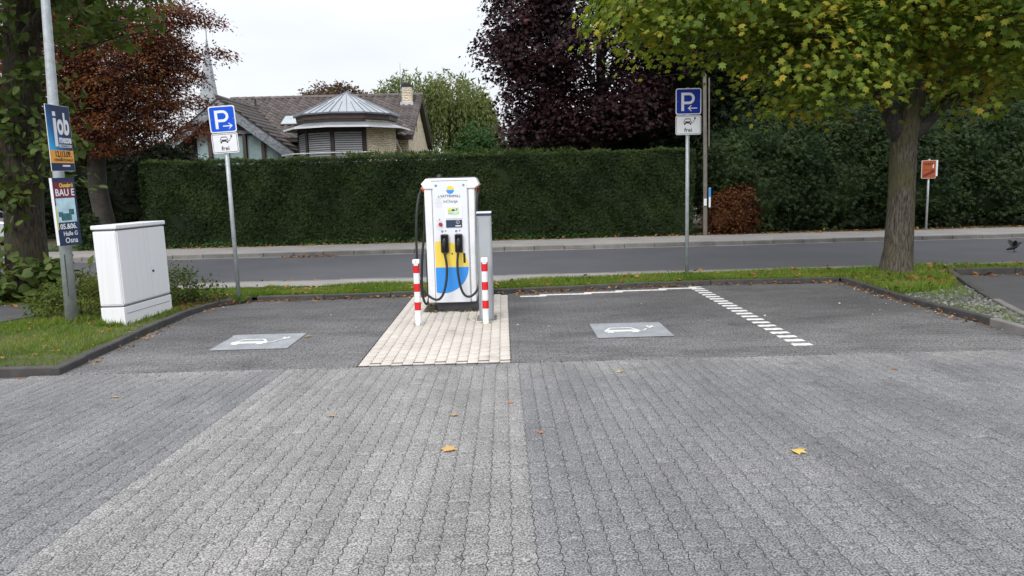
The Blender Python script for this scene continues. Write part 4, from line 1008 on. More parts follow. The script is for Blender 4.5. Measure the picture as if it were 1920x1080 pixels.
# polygonal bay
BX, BY = -6.45, 33.0; ph0 = -pi/2+atan2(6.45, 33.0)
def ring(R, k): a = ph0+radians(36*k+18); return (BX+R*cos(a), BY+R*sin(a))
def facet(R, k): return ring(R, k-1), ring(R, k)
core = MB(); n = 10
core.add([(*ring(1.98, k), 0.) for k in range(10)]+[(*ring(1.98, k), 4.42) for k in range(10)], [(k, (k+1) % 10, 10+(k+1) % 10, 10+k) for k in range(10)])
bayo = core.build('bay', M['mortar'], ho)
for k in (1, 2, 3):
    p0, p1 = facet(1.98, k); m_ = ph0+radians(36*k)
    bricks('brickwork', bayo, p0, p1, 2.3, 4.42, (cos(m_), sin(m_)))
p0, p1 = facet(1.98, -3); m_ = ph0-radians(108); bricks('brickwork', bayo, p0, p1, 2.3, 4.42, (cos(m_), sin(m_)))
for k in (-2, -1, 0):
    m_ = ph0+radians(36*k); p0, p1 = facet(1.98, k); mid = ((p0[0]+p1[0])/2, (p0[1]+p1[1])/2); L = math.dist(p0, p1)
    Mt = T(mid[0], mid[1], 0) @ Rz(m_+pi/2)
    shb = MB().box(-L/2+.05, L/2-.05, -.09, -.001, 3.98, 4.41, Mt).build('shutter_box', M['wood'], bayo)
    for z in np.arange(2.44, 3.93, .088):
        MB().box(-L/2+.075, L/2-.075, -.06, -.02, z, z+.062, Mt).build('shutter_slat', M['slat'], bayo, bevel=.012, seg=1)
    MB().box(-L/2+.07, L/2-.07, -.018, -.002, 2.3, 3.98, Mt).build('shutter_back', M['wood'], bayo)
for k in (-3, -2, -1, 0):
    a = ph0+radians(36*k+18)
    MB().box(-.075, .075, -.09, .05, 1.5, 4.4, T(*ring(1.97, k), 0) @ Rz(a+pi/2)).build('corner_post', M['wood'], bayo)
fz = MB()
fz.add([(*ring(2.08, k), 4.425) for k in range(10)]+[(*ring(2.1, k), 4.63) for k in range(10)], [(k, (k+1) % 10, 10+(k+1) % 10, 10+k) for k in range(10)]+[list(range(10))[::-1]])
fz.build('fascia', M['woodf'], bayo)
br = MB(); br.add([(*ring(2.2, k), 4.62) for k in range(10)]+[(*ring(2.2, k), 4.68) for k in range(10)], [(k, (k+1) % 10, 10+(k+1) % 10, 10+k) for k in range(10)]+[list(range(10))[::-1], list(range(10, 20))])
bro = br.build('bay_roof', M['zincseam'], ho)
apex = Vector((BX, BY, 5.68))
for k in range(10):
    p0 = Vector((*ring(2.19, k-1), 4.685)); p1 = Vector((*ring(2.19, k), 4.685))
    slab('roof_panel', [p0, p1, apex], .012, M['zinc'], bro)
    MB().tube([p1+Vector((0, 0, .012)), apex+Vector((0, 0, .012))], [.02, .012], 5).build('roof_seam', M['zincseam'], bro)
    for f in (.25, .5, .75):
        a = p0.lerp(p1, f); top = a.lerp(apex, .9 if f == .5 else .5)
        MB().tube([a+Vector((0, 0, .012)), top+Vector((0, 0, .012))], .012, 4).build('roof_seam', M['zincseam'], bro)
for k in range(-3, 4):
    m_ = ph0+radians(36*k); i0, i1 = facet(2.06, k); o0, o1 = facet(2.62, k)
    slab('canopy_panel', [(*i0, 4.3), (*o0, 4.12), (*o1, 4.12), (*i1, 4.3)], .02, M['zinc'], bayo)
    slab('canopy_edge', [(o0[0], o0[1], 4.13), (o0[0], o0[1], 4.06), (o1[0], o1[1], 4.06), (o1[0], o1[1], 4.13)], .02, M['signwhite'], bayo)
rl = MB()
for k in (-2, -1, 0):
    q0, q1 = facet(2.75, k); rl.tube([(*q0, 3.08), (*q1, 3.08)], .02, 6)
rl.build('railing', M['signwhite'], ho)
# church steeple far behind
stp = thing('church_steeple', 'slim grey slate church steeple with a cross behind the copper beech', 'steeple', (-29.5, 80, 0))
MB().box(-30.8, -28.3, 78.8, 81.2, 0, 8.0).build('tower', M['mortar'], stp)
MB().tube([(-29.55, 80, 8.0), (-29.5, 80, 11), (-29.3, 80, 17.0)], [1.5, .95, .05], 8).build('spire', M['steeple'], stp)
MB().tube([(-29.3, 80, 16.9), (-29.28, 80, 18.3)], .04, 5).build('cross', M['dgrey'], stp); 
MB().tube([(-29.65, 80, 17.9), (-28.9, 80, 17.9)], .04, 5).build('cross_bar', M['dgrey'], stp)

# ------------------------------------------------------------------ clipped hedge
he = thing('clipped_hedge', 'long dark clipped hedge with a flat top along the far pavement', 'hedge', (-2.5, 23, .1))
HX0, HX1, HY0, HY1, HZ = -10.3, 5.5, 22.15, 23.5, 2.55
def hwob(x, z): return .06*np.sin(x*1.3+z)+.05*np.sin(x*4.3-z*2.6)+.04*np.sin(z*4+x*2.2)+.03*np.sin(x*9.1+z*7)
MB().box(HX0+.12, HX1-.1, HY0+.14, HY1-.1, .05, HZ-.12).build('inner_foliage', LM['hedge'], he)
n = 80000
x = rng.uniform(HX0, HX1, n); z = .1+(HZ-.1)*rng.random(n)
P = np.stack([x, HY0+hwob(x, z)+np.abs(rng.normal(0, .045, n)), z], -1)
nn = nrm(np.array([0, -1., .5])+rng.normal(size=(n, 3))*.6); ff = nrm(np.array([0, -.5, .4])+rng.normal(size=(n, 3))*.7)
scatter('front_foliage', *SPRIG, P, frames(nn, ff), rng.uniform(.045, .095, n), LM['hedge'], he)
n = 16000
x = rng.uniform(HX0, HX1, n); P = np.stack([x, rng.uniform(HY0, HY1, n), HZ+.03*np.sin(x*3)+.02*np.sin(x*7.3)-.03+np.abs(rng.normal(0, .03, n))], -1)
nn = nrm(np.array([0, -.3, 1.])+rng.normal(size=(n, 3))*.6); ff = nrm(np.array([0, -.2, .6])+rng.normal(size=(n, 3))*.6)
scatter('top_foliage', *SPRIG, P, frames(nn, ff), rng.uniform(.05, .1, n), LM['hedgetop'], he)
n = 5000
P = np.stack([HX0-np.abs(rng.normal(0, .04, n))+.04, rng.uniform(HY0, HY1, n), .1+(HZ-.1)*rng.random(n)], -1)
scatter('side_foliage', *SPRIG, P, frames(nrm(np.array([-1, -.2, .4])+rng.normal(size=(n, 3))*.6), rng.normal(size=(n, 3))), rng.uniform(.06, .12, n), LM['hedge'], he)
n = 700
x = rng.uniform(-4.5, 2.2, n)
P = np.stack([x, rng.uniform(HY0, HY1, n), HZ+rng.random(n)*.12], -1)
scatter('new_shoots', *SPRIG, P, frames(nrm(rng.normal(size=(n, 3))), nrm(np.array([0, 0, 1.2])+rng.normal(size=(n, 3))*.5)), rng.uniform(.08, .17, n), LM['hedgetop'], he)

# ------------------------------------------------------------------ trees
def tree(name, label, cat, base, trunk_path, radii, ells, nclump, per, spread, flat, tpl, size, mat, barkm, parts=0, group=None, limbs=6, twigs=60, core=0., shell=.45, droop=.25, jit=.45, up=1., trunk_n=10, keep=None, partname='leaf', twr=.012, hor=.6):
    t = thing(name, label, cat, base, group)
    tr = MB().tube(trunk_path, radii, trunk_n).build('trunk', barkm, t, smooth=True)
    cen, outw = crown_points(ells, nclump, shell)
    if keep is not None:
        k = keep(cen); cen, outw = cen[k], outw[k]
    P, R = sprays(cen, outw, per, spread, flat, up, droop, jit, hor)
    s = size*rng.uniform(.7, 1.25, len(P))
    if parts:
        # leaves nearest the lens and inside the picture become parts
        d = np.linalg.norm(P-np.array([0, 0, 1.7]), axis=1)
        vis = (np.abs(P[:, 0])/P[:, 1] < .66) & ((P[:, 2]-1.7)/P[:, 1] < .235)
        d = np.where(vis, d, 1e3); idx = np.argsort(d)[:parts]
        me = tri_mesh(partname, tpl[0], tpl[1], mat)
        for i in idx:
            o = bpy.data.objects.new(partname, me); C.objects.link(o); o.parent = t
            o.matrix_parent_inverse = T(-base[0], -base[1], -base[2])
            m4 = Matrix.Identity(4)
            for a in range(3):
                for c in range(3): m4[a][c] = R[i, a, c]*s[i]
                m4[a][3] = P[i, a]
            o.matrix_basis = m4
        msk = np.ones(len(P), bool); msk[idx] = False; P, R, s = P[msk], R[msk], s[msk]
    scatter('crown', tpl[0], tpl[1], P, R, s, mat, t)
    tp = [Vector(p) for p in trunk_path]
    if limbs and len(cen):
        pick = rng.choice(len(cen), min(limbs, len(cen)), replace=False)
        for i in pick:
            c = Vector(cen[i]); q = min(range(1, len(tp)), key=lambda a: abs(tp[a].z-(c.z-.35*(c-tp[a]).length))) 
            st = tp[q]
            pth = curve_path(st, c, .08, 6, .1); r0 = min(radii[q]*.55, .12)
            MB().tube(pth, [r0*(1-.85*k/6) for k in range(7)], 7).build('limb', barkm, t, smooth=True)
    if twigs and len(cen):
        mb = MB()
        pick = rng.choice(len(cen), min(twigs, len(cen)), replace=False)
        cv = cen[pick]
        for i in pick:
            c = Vector(cen[i]); 
            q = tp[min(range(len(tp)), key=lambda a: abs(tp[a].z-c.z+.3))]
            st = c.lerp(q, rng.uniform(.3, .6)); st.z -= .05
            mb.tube(curve_path(st, c+Vector(outw[i])*spread*.6, .05, 4, .12), [twr*1.6, twr*1.3, twr, twr*.7, twr*.4], 5, cap=False)
        mb.build('twig', barkm, t)['kind'] = 'stuff'
    if core:
        for e in ells:
            bm = bmesh.new(); bmesh.ops.create_icosphere(bm, subdivisions=3, radius=1)
            for v in bm.verts:
                f = core*(1+.18*sin(v.co.x*7+v.co.z*5)*cos(v.co.y*6))
                v.co = Vector((v.co.x*e[1][0]*f+e[0][0], v.co.y*e[1][1]*f+e[0][1], v.co.z*e[1][2]*f+e[0][2]))
            me = bpy.data.meshes.new('inner_foliage'); bm.to_mesh(me); bm.free(); me.materials.append(mat)
            finish(bpy.data.objects.new('inner_foliage', me), t)
    return t

# near maple on the right
mt = tree('maple_tree', 'broad maple with yellowing green leaves and mossy trunk on the grass at right', 'tree', (6.5, 12.6, .05),
     [(6.47, 12.6, -.05), (6.49, 12.6, .12), (6.52, 12.6, .5), (6.53, 12.6, 1.3), (6.53, 12.6, 2.3), (6.68, 12.62, 2.9), (6.72, 12.62, 3.6), (6.7, 12.6, 4.6), (6.6, 12.6, 6.5), (6.6, 12.6, 8.)],
     [.36, .265, .225, .205, .205, .17, .15, .12, .09, .04],
     [((6.9, 12.8, 5.4), (4.9, 3.6, 2.0)), ((3.8, 12.6, 4.75), (2.6, 2.4, 1.25)), ((4.7, 12.2, 3.65), (1.6, 1.6, .85)), ((4.9, 12.3, 3.05), (.75, .6, .4)), ((8.6, 12.2, 3.9), (2.6, 2.0, 1.0)), ((6.1, 11.8, 3.55), (1.0, .5, .5)), ((7.5, 11.8, 3.6), (.9, .5, .65)), ((5.75, 12.0, 3.2), (.5, .4, .3)), ((6.4, 13.0, 4.3), (2.6, 2.2, .9)), ((6.6, 12.6, 7.2), (3.6, 3.2, 2.2)), ((9.8, 12.8, 4.9), (2.6, 2.6, 1.5)), ((7.4, 12.1, 3.0), (.55, .5, .45)), ((2.6, 12.4, 4.3), (1.2, 1.3, .7))],
     1750, 34, .46, .2, MAPLE, .13, LM['maple'], M['bark'], parts=300, limbs=0, twigs=170, shell=.3, droop=.45, jit=.36, hor=1.1, trunk_n=16, partname='maple_leaf', keep=lambda c: ~((c[:, 0] < 4.05) & (c[:, 2] < 3.6)))
MB().tube([(6.5, 12.58, 2.15), (6.3, 12.56, 2.6), (6.08, 12.5, 3.0), (5.7, 12.4, 3.6), (5.0, 12.3, 4.4)], [.13, .13, .1, .06, .03], 10).build('limb', M['darkbark'], mt, smooth=True)
MB().tube([(6.55, 12.58, 2.2), (6.85, 12.55, 2.5), (7.3, 12.5, 3.0), (8.0, 12.4, 3.8), (8.8, 12.3, 4.4)], [.12, .1, .08, .05, .03], 10).build('limb', M['darkbark'], mt, smooth=True)
MB().tube([(5.0, 12.9, 4.2), (4.75, 12.9, 4.9), (4.5, 12.9, 6.)], [.07, .06, .05], 8).build('limb', M['darkbark'], mt, smooth=True)

# linden at the left, shoots all along the trunk
lt = tree('linden_tree', 'linden with large heart shaped leaves sprouting from its trunk, left of the posters', 'tree', (-7.85, 12.7, .05),
     [(-7.9, 12.7, -.05), (-7.88, 12.7, .3), (-7.84, 12.7, 1.3), (-7.74, 12.7, 2.6), (-7.6, 12.7, 3.8), (-7.45, 12.7, 5.5), (-7.4, 12.7, 7.)],
     [.4, .33, .29, .28, .27, .2, .1],
     [((-7.5, 12.5, 4.75), (2.4, 2.0, .75)), ((-7.7, 12.2, 2.6), (.55, .35, 1.5)), ((-7.2, 12.3, 2.9), (.45, .4, 1.0)), ((-8.6, 12.4, 2.6), (.5, .35, 1.2)), ((-6.9, 12.3, 2.3), (.35, .3, .5)), ((-7.4, 12.6, 6.6), (3.0, 2.8, 1.8)), ((-6.3, 12.4, 4.85), (1.1, 1.2, .5)), ((-7.95, 12.3, 1.75), (.4, .2, .3))],
     470, 16, .28, .5, HEART, .115, LM['linden'], M['lindenbark'], parts=300, limbs=4, twigs=110, shell=.5, droop=.9, jit=.6, trunk_n=14, partname='linden_leaf')

# copper beech behind it
tree('copper_beech', 'copper beech with rusty brown leaves across the road, before the steeple', 'tree', (-12.3, 23.9, .1),
     [(-12.3, 23.9, 0), (-12.28, 23.9, .8), (-12.42, 23.9, 1.9), (-12.35, 23.9, 3.), (-12.3, 23.9, 5), (-12.2, 23.9, 9)], [.34, .29, .27, .25, .2, .06],
     [((-12.4, 24, 5.6), (3.0, 2.8, 2.2)), ((-11.4, 23.8, 5.4), (2.0, 2.2, 1.7)), ((-14.6, 24, 5.2), (2.6, 2.4, 2.3)), ((-11.0, 23.6, 4.0), (1.6, 1.7, 1.0)), ((-12.4, 24, 8.2), (3.2, 3., 2.)), ((-10.2, 23.8, 6.2), (1.1, 1.6, .8)), ((-9.7, 23.8, 5.2), (.7, 1.0, .35)), ((-12.2, 23.2, 3.6), (2.2, 1.3, .9)), ((-9.5, 23.8, 6.9), (.7, 1, .25)), ((-9.4, 23.7, 4.35), (.7, .6, .2)), ((-9.3, 23.7, 3.5), (.9, .7, .3)), ((-8.7, 23.8, 5.75), (.75, .7, .16)), ((-8.6, 23.8, 6.75), (.6, .6, .14))],
     2600, 50, .36, .25, OVAL, .085, LM['beech'], M['darkbark'], limbs=10, twigs=260, shell=.3, droop=.2, jit=.5, twr=.012)
# dark trees behind the beech, left of the hedge
for i, (x, y, h, wd) in enumerate(((-16.6, 29.5, 4.2, 2.4), (-12.9, 28.5, 3.4, 2.2), (-20.5, 30, 6, 3), (1.9, 28, 4.2, 2.0), (4.6, 27.6, 4.4, 2.0))):
    tree('evergreen_shrub', ('dark evergreen shrub behind the linden trunk', 'dark evergreen shrub behind the beech trunk, left of the clipped hedge', 'tall dark evergreen shrub at the far left edge', 'dark evergreen shrub behind the purple maple, left of its trunk', 'dark evergreen shrub behind the purple maple, right of its trunk')[i], 'shrub', (x, y, .1), [(x, y, 0), (x, y, h*.5), (x, y, h*.9)], [.12, .08, .03],
         [((x, y, h*.5), (wd, 1.2, h*.52))], 260, 30, .45, .6, SPRIG, .24, LM['darkgreen'], M['darkbark'], limbs=0, twigs=0, core=.8, shell=.75, group='dark evergreen shrubs behind the front trees')
tree('conifer_shrub', 'small cone shaped conifer behind the white cabinet', 'shrub', (-12.0, 22.45, .1), [(-12.0, 22.45, 0), (-12.0, 22.45, .9)], [.03, .01], [((-12.0, 22.45, .5), (.26, .26, .55))], 70, 18, .14, .8, SPRIG, .12, LM['hedge'], M['darkbark'], limbs=0, twigs=0, core=.7, shell=.7)

# purple maple
tree('purple_maple', 'large dark purple leaved maple behind the hedge, right of the house', 'tree', (3.1, 25, .1),
     [(3.3, 25, 0), (3.2, 25, 1.), (3.05, 25, 2.2), (3.05, 25, 3), (3.2, 25, 4.5), (3.2, 25, 7), (3.2, 25, 10)], [.26, .22, .2, .19, .16, .12, .04],
     [((2.9, 25, 6.6), (3.2, 3, 2.6)), ((1.2, 24.6, 6.0), (1.75, 2, 1.5)), ((1.0, 24.6, 4.6), (1.1, 1.5, .9)), ((4.0, 24.4, 4.0), (1.6, 1.5, .95)), ((2.4, 24.2, 3.7), (2.0, 1.4, .85)), ((.7, 24.6, 3.4), (.8, .8, .6)), ((2.6, 25, 9.4), (2.8, 2.6, 2.)), ((5.2, 25, 7.5), (2.2, 2.4, 2.2)), ((.1, 24.7, 5.8), (.9, 1.2, .6)), ((1.0, 24.7, 7.4), (1.3, 1.4, 1.0))],
     1900, 30, .45, .3, MAPLES, .145, LM['purple'], M['darkbark'], limbs=9, twigs=200, shell=.35, droop=.4, jit=.45, hor=1.0)

# willow, brown tree and green bush behind the house
wt = thing('willow_tree', 'pale green weeping willow behind the right end of the house', 'tree', (-3.2, 48, 0))
MB().tube([(-3.2, 48, 0), (-3.1, 48, 3), (-3.0, 48, 6.5)], [.4, .32, .15], 8).build('trunk', M['darkbark'], wt, smooth=True)
Ps = []; Fs = []
for i in range(1000):
    c = ((-3.0, 48, 5.5), (2.5, 2.4, 3.0)) if rng.random() < .5 else (((-5.4, 48, 6.1), (2.5, 2., 2.5)) if rng.random() < .6 else ((-1.5, 47.6, 4.3), (1.5, 1.5, 2.6)))
    d = nrm(rng.normal(size=3)); d[2] = abs(d[2])*.9+.1
    p = np.array(c[0])+nrm(d)*np.array(c[1])*rng.uniform(.75, 1.03)
    out2 = np.array([d[0], d[1], 0])*.25; v = np.array([out2[0], out2[1], .25]); L = rng.uniform(1.2, 3.6); s = 0
    while s < L and p[2] > .6:
        Ps.append(p+rng.normal(size=3)*.04); Fs.append(v+rng.normal(size=3)*.25)
        v = v*.86+np.array([0, 0, -.16]); p = p+nrm(v)*.11; s += .11
Ps = np.array(Ps); Fs = np.array(Fs)
WL_T = (np.array([(0, 0, 0), (.13, .4, 0), (0, 1, 0), (-.13, .4, 0)]), np.array([(0, 1, 2), (0, 2, 3)]))
scatter('crown', *WL_T, Ps, frames(nrm(rng.normal(size=Ps.shape)+np.array([0, -.6, .3])), Fs), rng.uniform(.24, .42, len(Ps)), LM['willow'], wt)
tree('brown_tree', 'reddish brown tree crown showing above the main roof ridge', 'tree', (-10.6, 50, 0), [(-10.6, 50, 0), (-10.6, 50, 4), (-10.6, 50, 7)], [.25, .2, .06],
     [((-10.6, 50, 6.6), (2.0, 1.8, 1.75)), ((-12.0, 50, 7.0), (1.2, 1.2, .8)), ((-9.2, 50, 6.9), (1.2, 1.2, .9))], 420, 26, .4, .4, OVAL, .2, LM['brown'], M['darkbark'], limbs=6, twigs=60, shell=.4, up=.6)
tree('leafy_bush', 'bright green leafy bush between the house gable and the purple maple', 'bush', (-1.0, 29, .1), [(-1, 29, 0), (-1, 29, 2.)], [.06, .03],
     [((-1.0, 29, 2.5), (1.0, .9, 1.45)), ((-.1, 29, 2.4), (.75, .7, .75)), ((-1.9, 29.2, 2.2), (.7, .7, .8))], 260, 22, .3, .5, OVAL, .15, LM['bush'], M['darkbark'], limbs=0, twigs=30, core=.55, shell=.55)

# evergreens at the right: a ragged front row and taller trees behind
row = ((7.6, 23.6, 3.6, 1.7), (10.0, 23.7, 4.1, 1.8), (12.5, 23.5, 3.7, 1.8), (15.2, 23.6, 4.0, 1.9), (18.2, 23.6, 4.4, 2.0))
words = ('dark bushy evergreen behind the rusty beech bush', 'dark evergreen between the beech bush and the maple trunk', 'dark evergreen directly behind the orange road sign', 'dark evergreen right of the orange road sign', 'dark evergreen at the right edge of the picture')
for (x, y, h, wd), lab in zip(row, words):
    tree('evergreen_tree', lab, 'tree', (x, y, .1), [(x, y, 0), (x, y, h*.5), (x, y, h*.95)], [.16, .1, .03],
         [((x, y, h*.36), (wd, 1.35, h*.42)), ((x+.3, y+.2, h*.68), (wd*.8, 1.2, h*.34)), ((x-.6, y-.1, h*.55), (wd*.6, 1.1, h*.3))], 1000, 28, .3, .5, SPRIG, .12, LM['evergreen'], M['darkbark'], limbs=0, twigs=0, core=.72, shell=.72, droop=.35, group='evergreens along the far pavement at right')
back = ((5.9, 27.5, 6.5, 1.9), (8.6, 28, 7.8, 2.1), (11.5, 29, 8.6, 2.3), (14.6, 28.5, 8.2, 2.3), (18.2, 29, 7.0, 2.3), (22, 29, 7.2, 2.6))
words = ('tall dark tree behind the utility post', 'tall dark tree behind the hedge, left of the maple trunk', 'tall dark tree in the wood behind the maple trunk', 'tall dark tree behind the orange road sign', 'tall dark tree near the right edge with sky gaps above', 'tall dark tree outside the right edge')
for (x, y, h, wd), lab in list(zip(back, words)):
    tree('tall_tree', lab, 'tree', (x, y, .1), [(x, y, 0), (x, y, h*.4), (x, y, h*.95)], [.2, .15, .04],
         [((x, y, h*.45), (wd, 1.6, h*.42)), ((x+.4, y, h*.75), (wd*.8, 1.4, h*.3))], 420, 30, .5, .5, SPRIG, .24, LM['darkgreen'], M['darkbark'], limbs=3, twigs=40, core=.7, shell=.65, droop=.3, group='tall dark trees behind the evergreens')
tree('beech_bush', 'clipped rusty brown beech bush beside the utility post', 'bush', (6.65, 22.3, .1), [(6.65, 22.35, 0), (6.65, 22.35, 1.)], [.04, .02],
     [((6.75, 22.35, .72), (.62, .36, .78)), ((6.4, 22.35, .6), (.5, .34, .68)), ((7.0, 22.35, .8), (.3, .3, .72))], 260, 22, .16, .8, OVAL, .085, LM['beechhedge'], M['darkbark'], limbs=0, twigs=40, core=.7, shell=.7, twr=.005)

# shrubs near the cabinet
tree('linden_shoots', 'low thicket of large dark green leaves round the foot of the linden', 'shrub', (-7.6, 12.2, .05), [(-7.6, 12.2, 0), (-7.6, 12.2, .3)], [.03, .02],
     [((-7.55, 12.1, .35), (.75, .45, .36)), ((-8.4, 12.2, .4), (.8, .5, .42)), ((-6.95, 12.2, .3), (.3, .35, .3))], 70, 9, .2, .7, HEART, .15, LM['linden'], M['darkbark'], limbs=0, twigs=50, shell=.5, droop=.5, jit=.6, twr=.006)
tree('spirea_shrub', 'yellowish green small leaved shrub behind the grey post, left of the cabinet', 'shrub', (-5.9, 10.6, .05), [(-5.9, 10.6, 0), (-5.9, 10.6, .25)], [.02, .01],
     [((-5.95, 10.65, .3), (.42, .4, .3)), ((-5.5, 10.7, .33), (.33, .35, .34)), ((-6.3, 10.5, .22), (.25, .3, .2))], 170, 15, .12, .8, OVAL, .05, LM['spirea'], M['darkbark'], limbs=0, twigs=90, shell=.35, jit=.7, twr=.003, group='small leaved shrubs beside the cabinet')
tree('spirea_shrub', 'yellowish green small leaved shrub right of the cabinet', 'shrub', (-4.75, 11.4, .05), [(-4.75, 11.4, 0), (-4.75, 11.4, .25)], [.02, .01],
     [((-4.85, 11.35, .3), (.28, .4, .32)), ((-4.5, 11.6, .16), (.3, .25, .18))], 110, 14, .12, .8, OVAL, .05, LM['spirea'], M['darkbark'], limbs=0, twigs=90, shell=.35, jit=.7, twr=.003, group='small leaved shrubs beside the cabinet')

# ------------------------------------------------------------------ grass, litter, gravel
def inpoly(pts, x, y):
    r = np.zeros(len(x), bool); n = len(pts); j = n-1
    for i in range(n):
        xi, yi = pts[i]; xj, yj = pts[j]
        c = ((yi > y) != (yj > y)) & (x < (xj-xi)*(y-yi)/(yj-yi+1e-12)+xi); r ^= c; j = i
    return r
def sample(poly, n):
    p = np.array(poly); o = []
    a = rng.uniform(p[:, 0].min(), p[:, 0].max(), n*4); b_ = rng.uniform(p[:, 1].min(), p[:, 1].max(), n*4)
    k = inpoly(poly, a, b_); return np.stack([a[k][:n], b_[k][:n]], -1)
BLADE = (np.array([(-.06, 0, 0), (.06, 0, 0), (-.045, .12, .5), (.045, .12, .5), (0, .38, 1.)]), np.array([(0, 1, 3), (0, 3, 2), (2, 3, 4)]))
side_patch = [(-16, 9.7), (-6.8, 9.85), (-6.5, 10.55), (-7.3, 11.7), (-16, 11.75)]
def grass(name, poly, n, h0, h1, lab):
    q = sample(poly, n); q = q[~inpoly(side_patch, q[:, 0], q[:, 1])]
    dens = np.sin(q[:, 0]*1.7+1)*np.sin(q[:, 1]*2.3)+np.sin(q[:, 0]*4.1-q[:, 1]*3)*.6+rng.normal(0, .6, len(q))
    q = q[dens > -1.05]; n = len(q)
    P = np.c_[q, np.full(n, .043)]
    a = rng.uniform(0, 2*pi, n); f = np.stack([np.cos(a), np.sin(a), np.zeros(n)], -1)
    up = nrm(np.array([0, 0, 1.])+rng.normal(size=(n, 3))*np.array([.35, .35, .05]))
    R = frames(up, f)
    o = scatter(name, *BLADE, P, R, rng.uniform(h0, h1, n)*(.75+.25*np.sin(q[:, 0]*2.3)*np.sin(q[:, 1]*3.1)), LM['grass'])
    tag(o, lab, 'grass', kind='stuff'); return o
G1 = [(-8.6, 7.33), (-4.44, 7.33), (-4.53, 9.6), (-4.53, 10.6), (-4.42, 11.5), (-4.05, 11.92), (-4.05, 13.0), (-8.6, 13.05)]
G2 = [(-4.05, 11.93), (.1, 12.05), (3.06, 12.45), (5.5, 12.4), (6, 13.52), (2.5, 13.33), (-.2, 12.9), (-4.05, 13.0)]
G3 = [(5.55, 12.4), (5.5, 10.4), (6.2, 10.7), (6.75, 11.3), (7.4, 12.7), (14, 12.74), (14, 13.52), (6, 13.53)]
grass('grass', G1, 70000, .035, .085, 'short mown grass round the white cabinet in the left corner')
grass('grass', G2, 62000, .05, .12, 'grass verge between the parking bays and the road')
grass('grass', G3, 30000, .06, .15, 'rough grass round the foot of the maple')
def litter(name, poly, n, z, s0, s1, lab, tpl=OVAL):
    q = sample(poly, n); n = len(q)
    P = np.c_[q, z+rng.uniform(.004, .03, n)]
    R = frames(nrm(np.array([0, 0, 1.])+rng.normal(size=(n, 3))*.35), rng.normal(size=(n, 3)))
    tag(scatter(name, tpl[0], tpl[1], P, R, rng.uniform(s0, s1, n), LM['litter']), lab, 'leaf litter', kind='stuff')
grass('gravel_grass', [(5.52, 10.5), (6.2, 10.75), (6.6, 11.0), (6.2, 9.75), (5.9, 8.7), (5.6, 7.7), (5.52, 7.7)], 3200, .03, .1, 'thin grass growing through the gravel wedge')
fq = []  # blades added round the feet to make up for weak contact shade
for fx, fy, rr, k in ((-5.62, 9.87, .13, 160), (-4.06, 11.63, .07, 120), (3.105, 13.0, .07, 110), (6.47, 12.6, .38, 900), (-5.1, 9.6, .03, 60), (-1.083, 9.35, .055, 22), (-.249, 9.35, .055, 22), (-.37, 9.6, .08, 26), (-1.0, 10.4, .09, 40)):
    a = rng.uniform(0, 2*pi, k); r_ = rr*(1+np.abs(rng.normal(0, .25, k))); fq.append(np.c_[fx+r_*np.cos(a), fy+r_*np.sin(a), np.full(k, .04 if k > 45 else .0), np.full(k, .11 if k > 45 else .04)])
for t_ in np.linspace(0, 1, 260): fq.append(np.array([[-5.12+t_*.31*cos(radians(-5)), 9.58+t_*.31*sin(radians(-5)), .04, .075]])+rng.normal(0, .012, (1, 4))*np.array([1, 1, 0, 1]))
for t_ in np.linspace(0, 1, 420): fq.append(np.array([[-4.79+t_*.1, 9.58+t_*1.15, .04, .06]])+rng.normal(0, .015, (1, 4))*np.array([1, 1, 0, 1]))
fq = np.concatenate(fq); n = len(fq)
tag(scatter('contact_weed', *BLADE, fq[:, :3], frames(nrm(np.array([0, 0, 1.])+rng.normal(size=(n, 3))*.35), rng.normal(size=(n, 3))), np.maximum(.02, fq[:, 3]*rng.uniform(.5, 1.3, n)), LM['grass']), 'weeds and grass tufts added for contact shade round the feet of the posts, cabinet and maple', 'weeds', kind='stuff')
litter('leaf_litter', G1, 420, .06, .03, .08, 'scattered brown leaves on the grass round the cabinet', OVAL)
litter('leaf_litter', [(-5.2, 10.6), (-4.45, 10.6), (-4.35, 11.5), (-3.9, 11.86), (-4.2, 12.1), (-5.2, 11.8)], 420, .05, .04, .09, 'brown leaves heaped under the shrub right of the cabinet', OVAL)
litter('leaf_litter', [(-4.3, 11.2), (-3.8, 11.6), (.1, 11.8), (.1, 11.92), (-3.9, 11.78), (-4.35, 11.4)], 220, .003, .03, .08, 'brown leaves caught along the back kerb of the left bay', OVAL)
litter('leaf_litter', [(.1, 11.75), (3.06, 12.18), (5.4, 12.1), (5.4, 12.24), (3.06, 12.32), (.1, 11.92)], 240, .003, .03, .09, 'brown leaves caught along the back kerb of the right bay', OVAL)
litter('leaf_litter', [(-4.25, 7.5), (-4.12, 7.5), (-4.2, 9.6), (-4.15, 11.2), (-4.33, 11.0), (-4.36, 9.6)], 90, .003, .02, .06, 'brown leaf scraps along the kerb left of the bays', OVAL)
litter('leaf_litter', [(5.2, 12.2), (5.25, 8.2), (5.4, 8.2), (5.38, 12.2)], 130, .003, .03, .07, 'brown leaves along the kerb at the right of the bays', OVAL)
litter('leaf_litter', G2, 260, .08, .05, .12, 'yellow and brown leaves lying in the verge grass', MAPLE)
litter('leaf_litter', G3, 320, .09, .06, .13, 'brown leaves lying in the grass under the maple', MAPLE)
litter('leaf_litter', [(-12, 13.9), (-1.2, 13.9), (-1.2, 14.02), (-3.5, 14.15), (-12, 14.12)], 700, .003, .05, .11, 'yellow leaves lying in the near gutter at the left', OVAL)
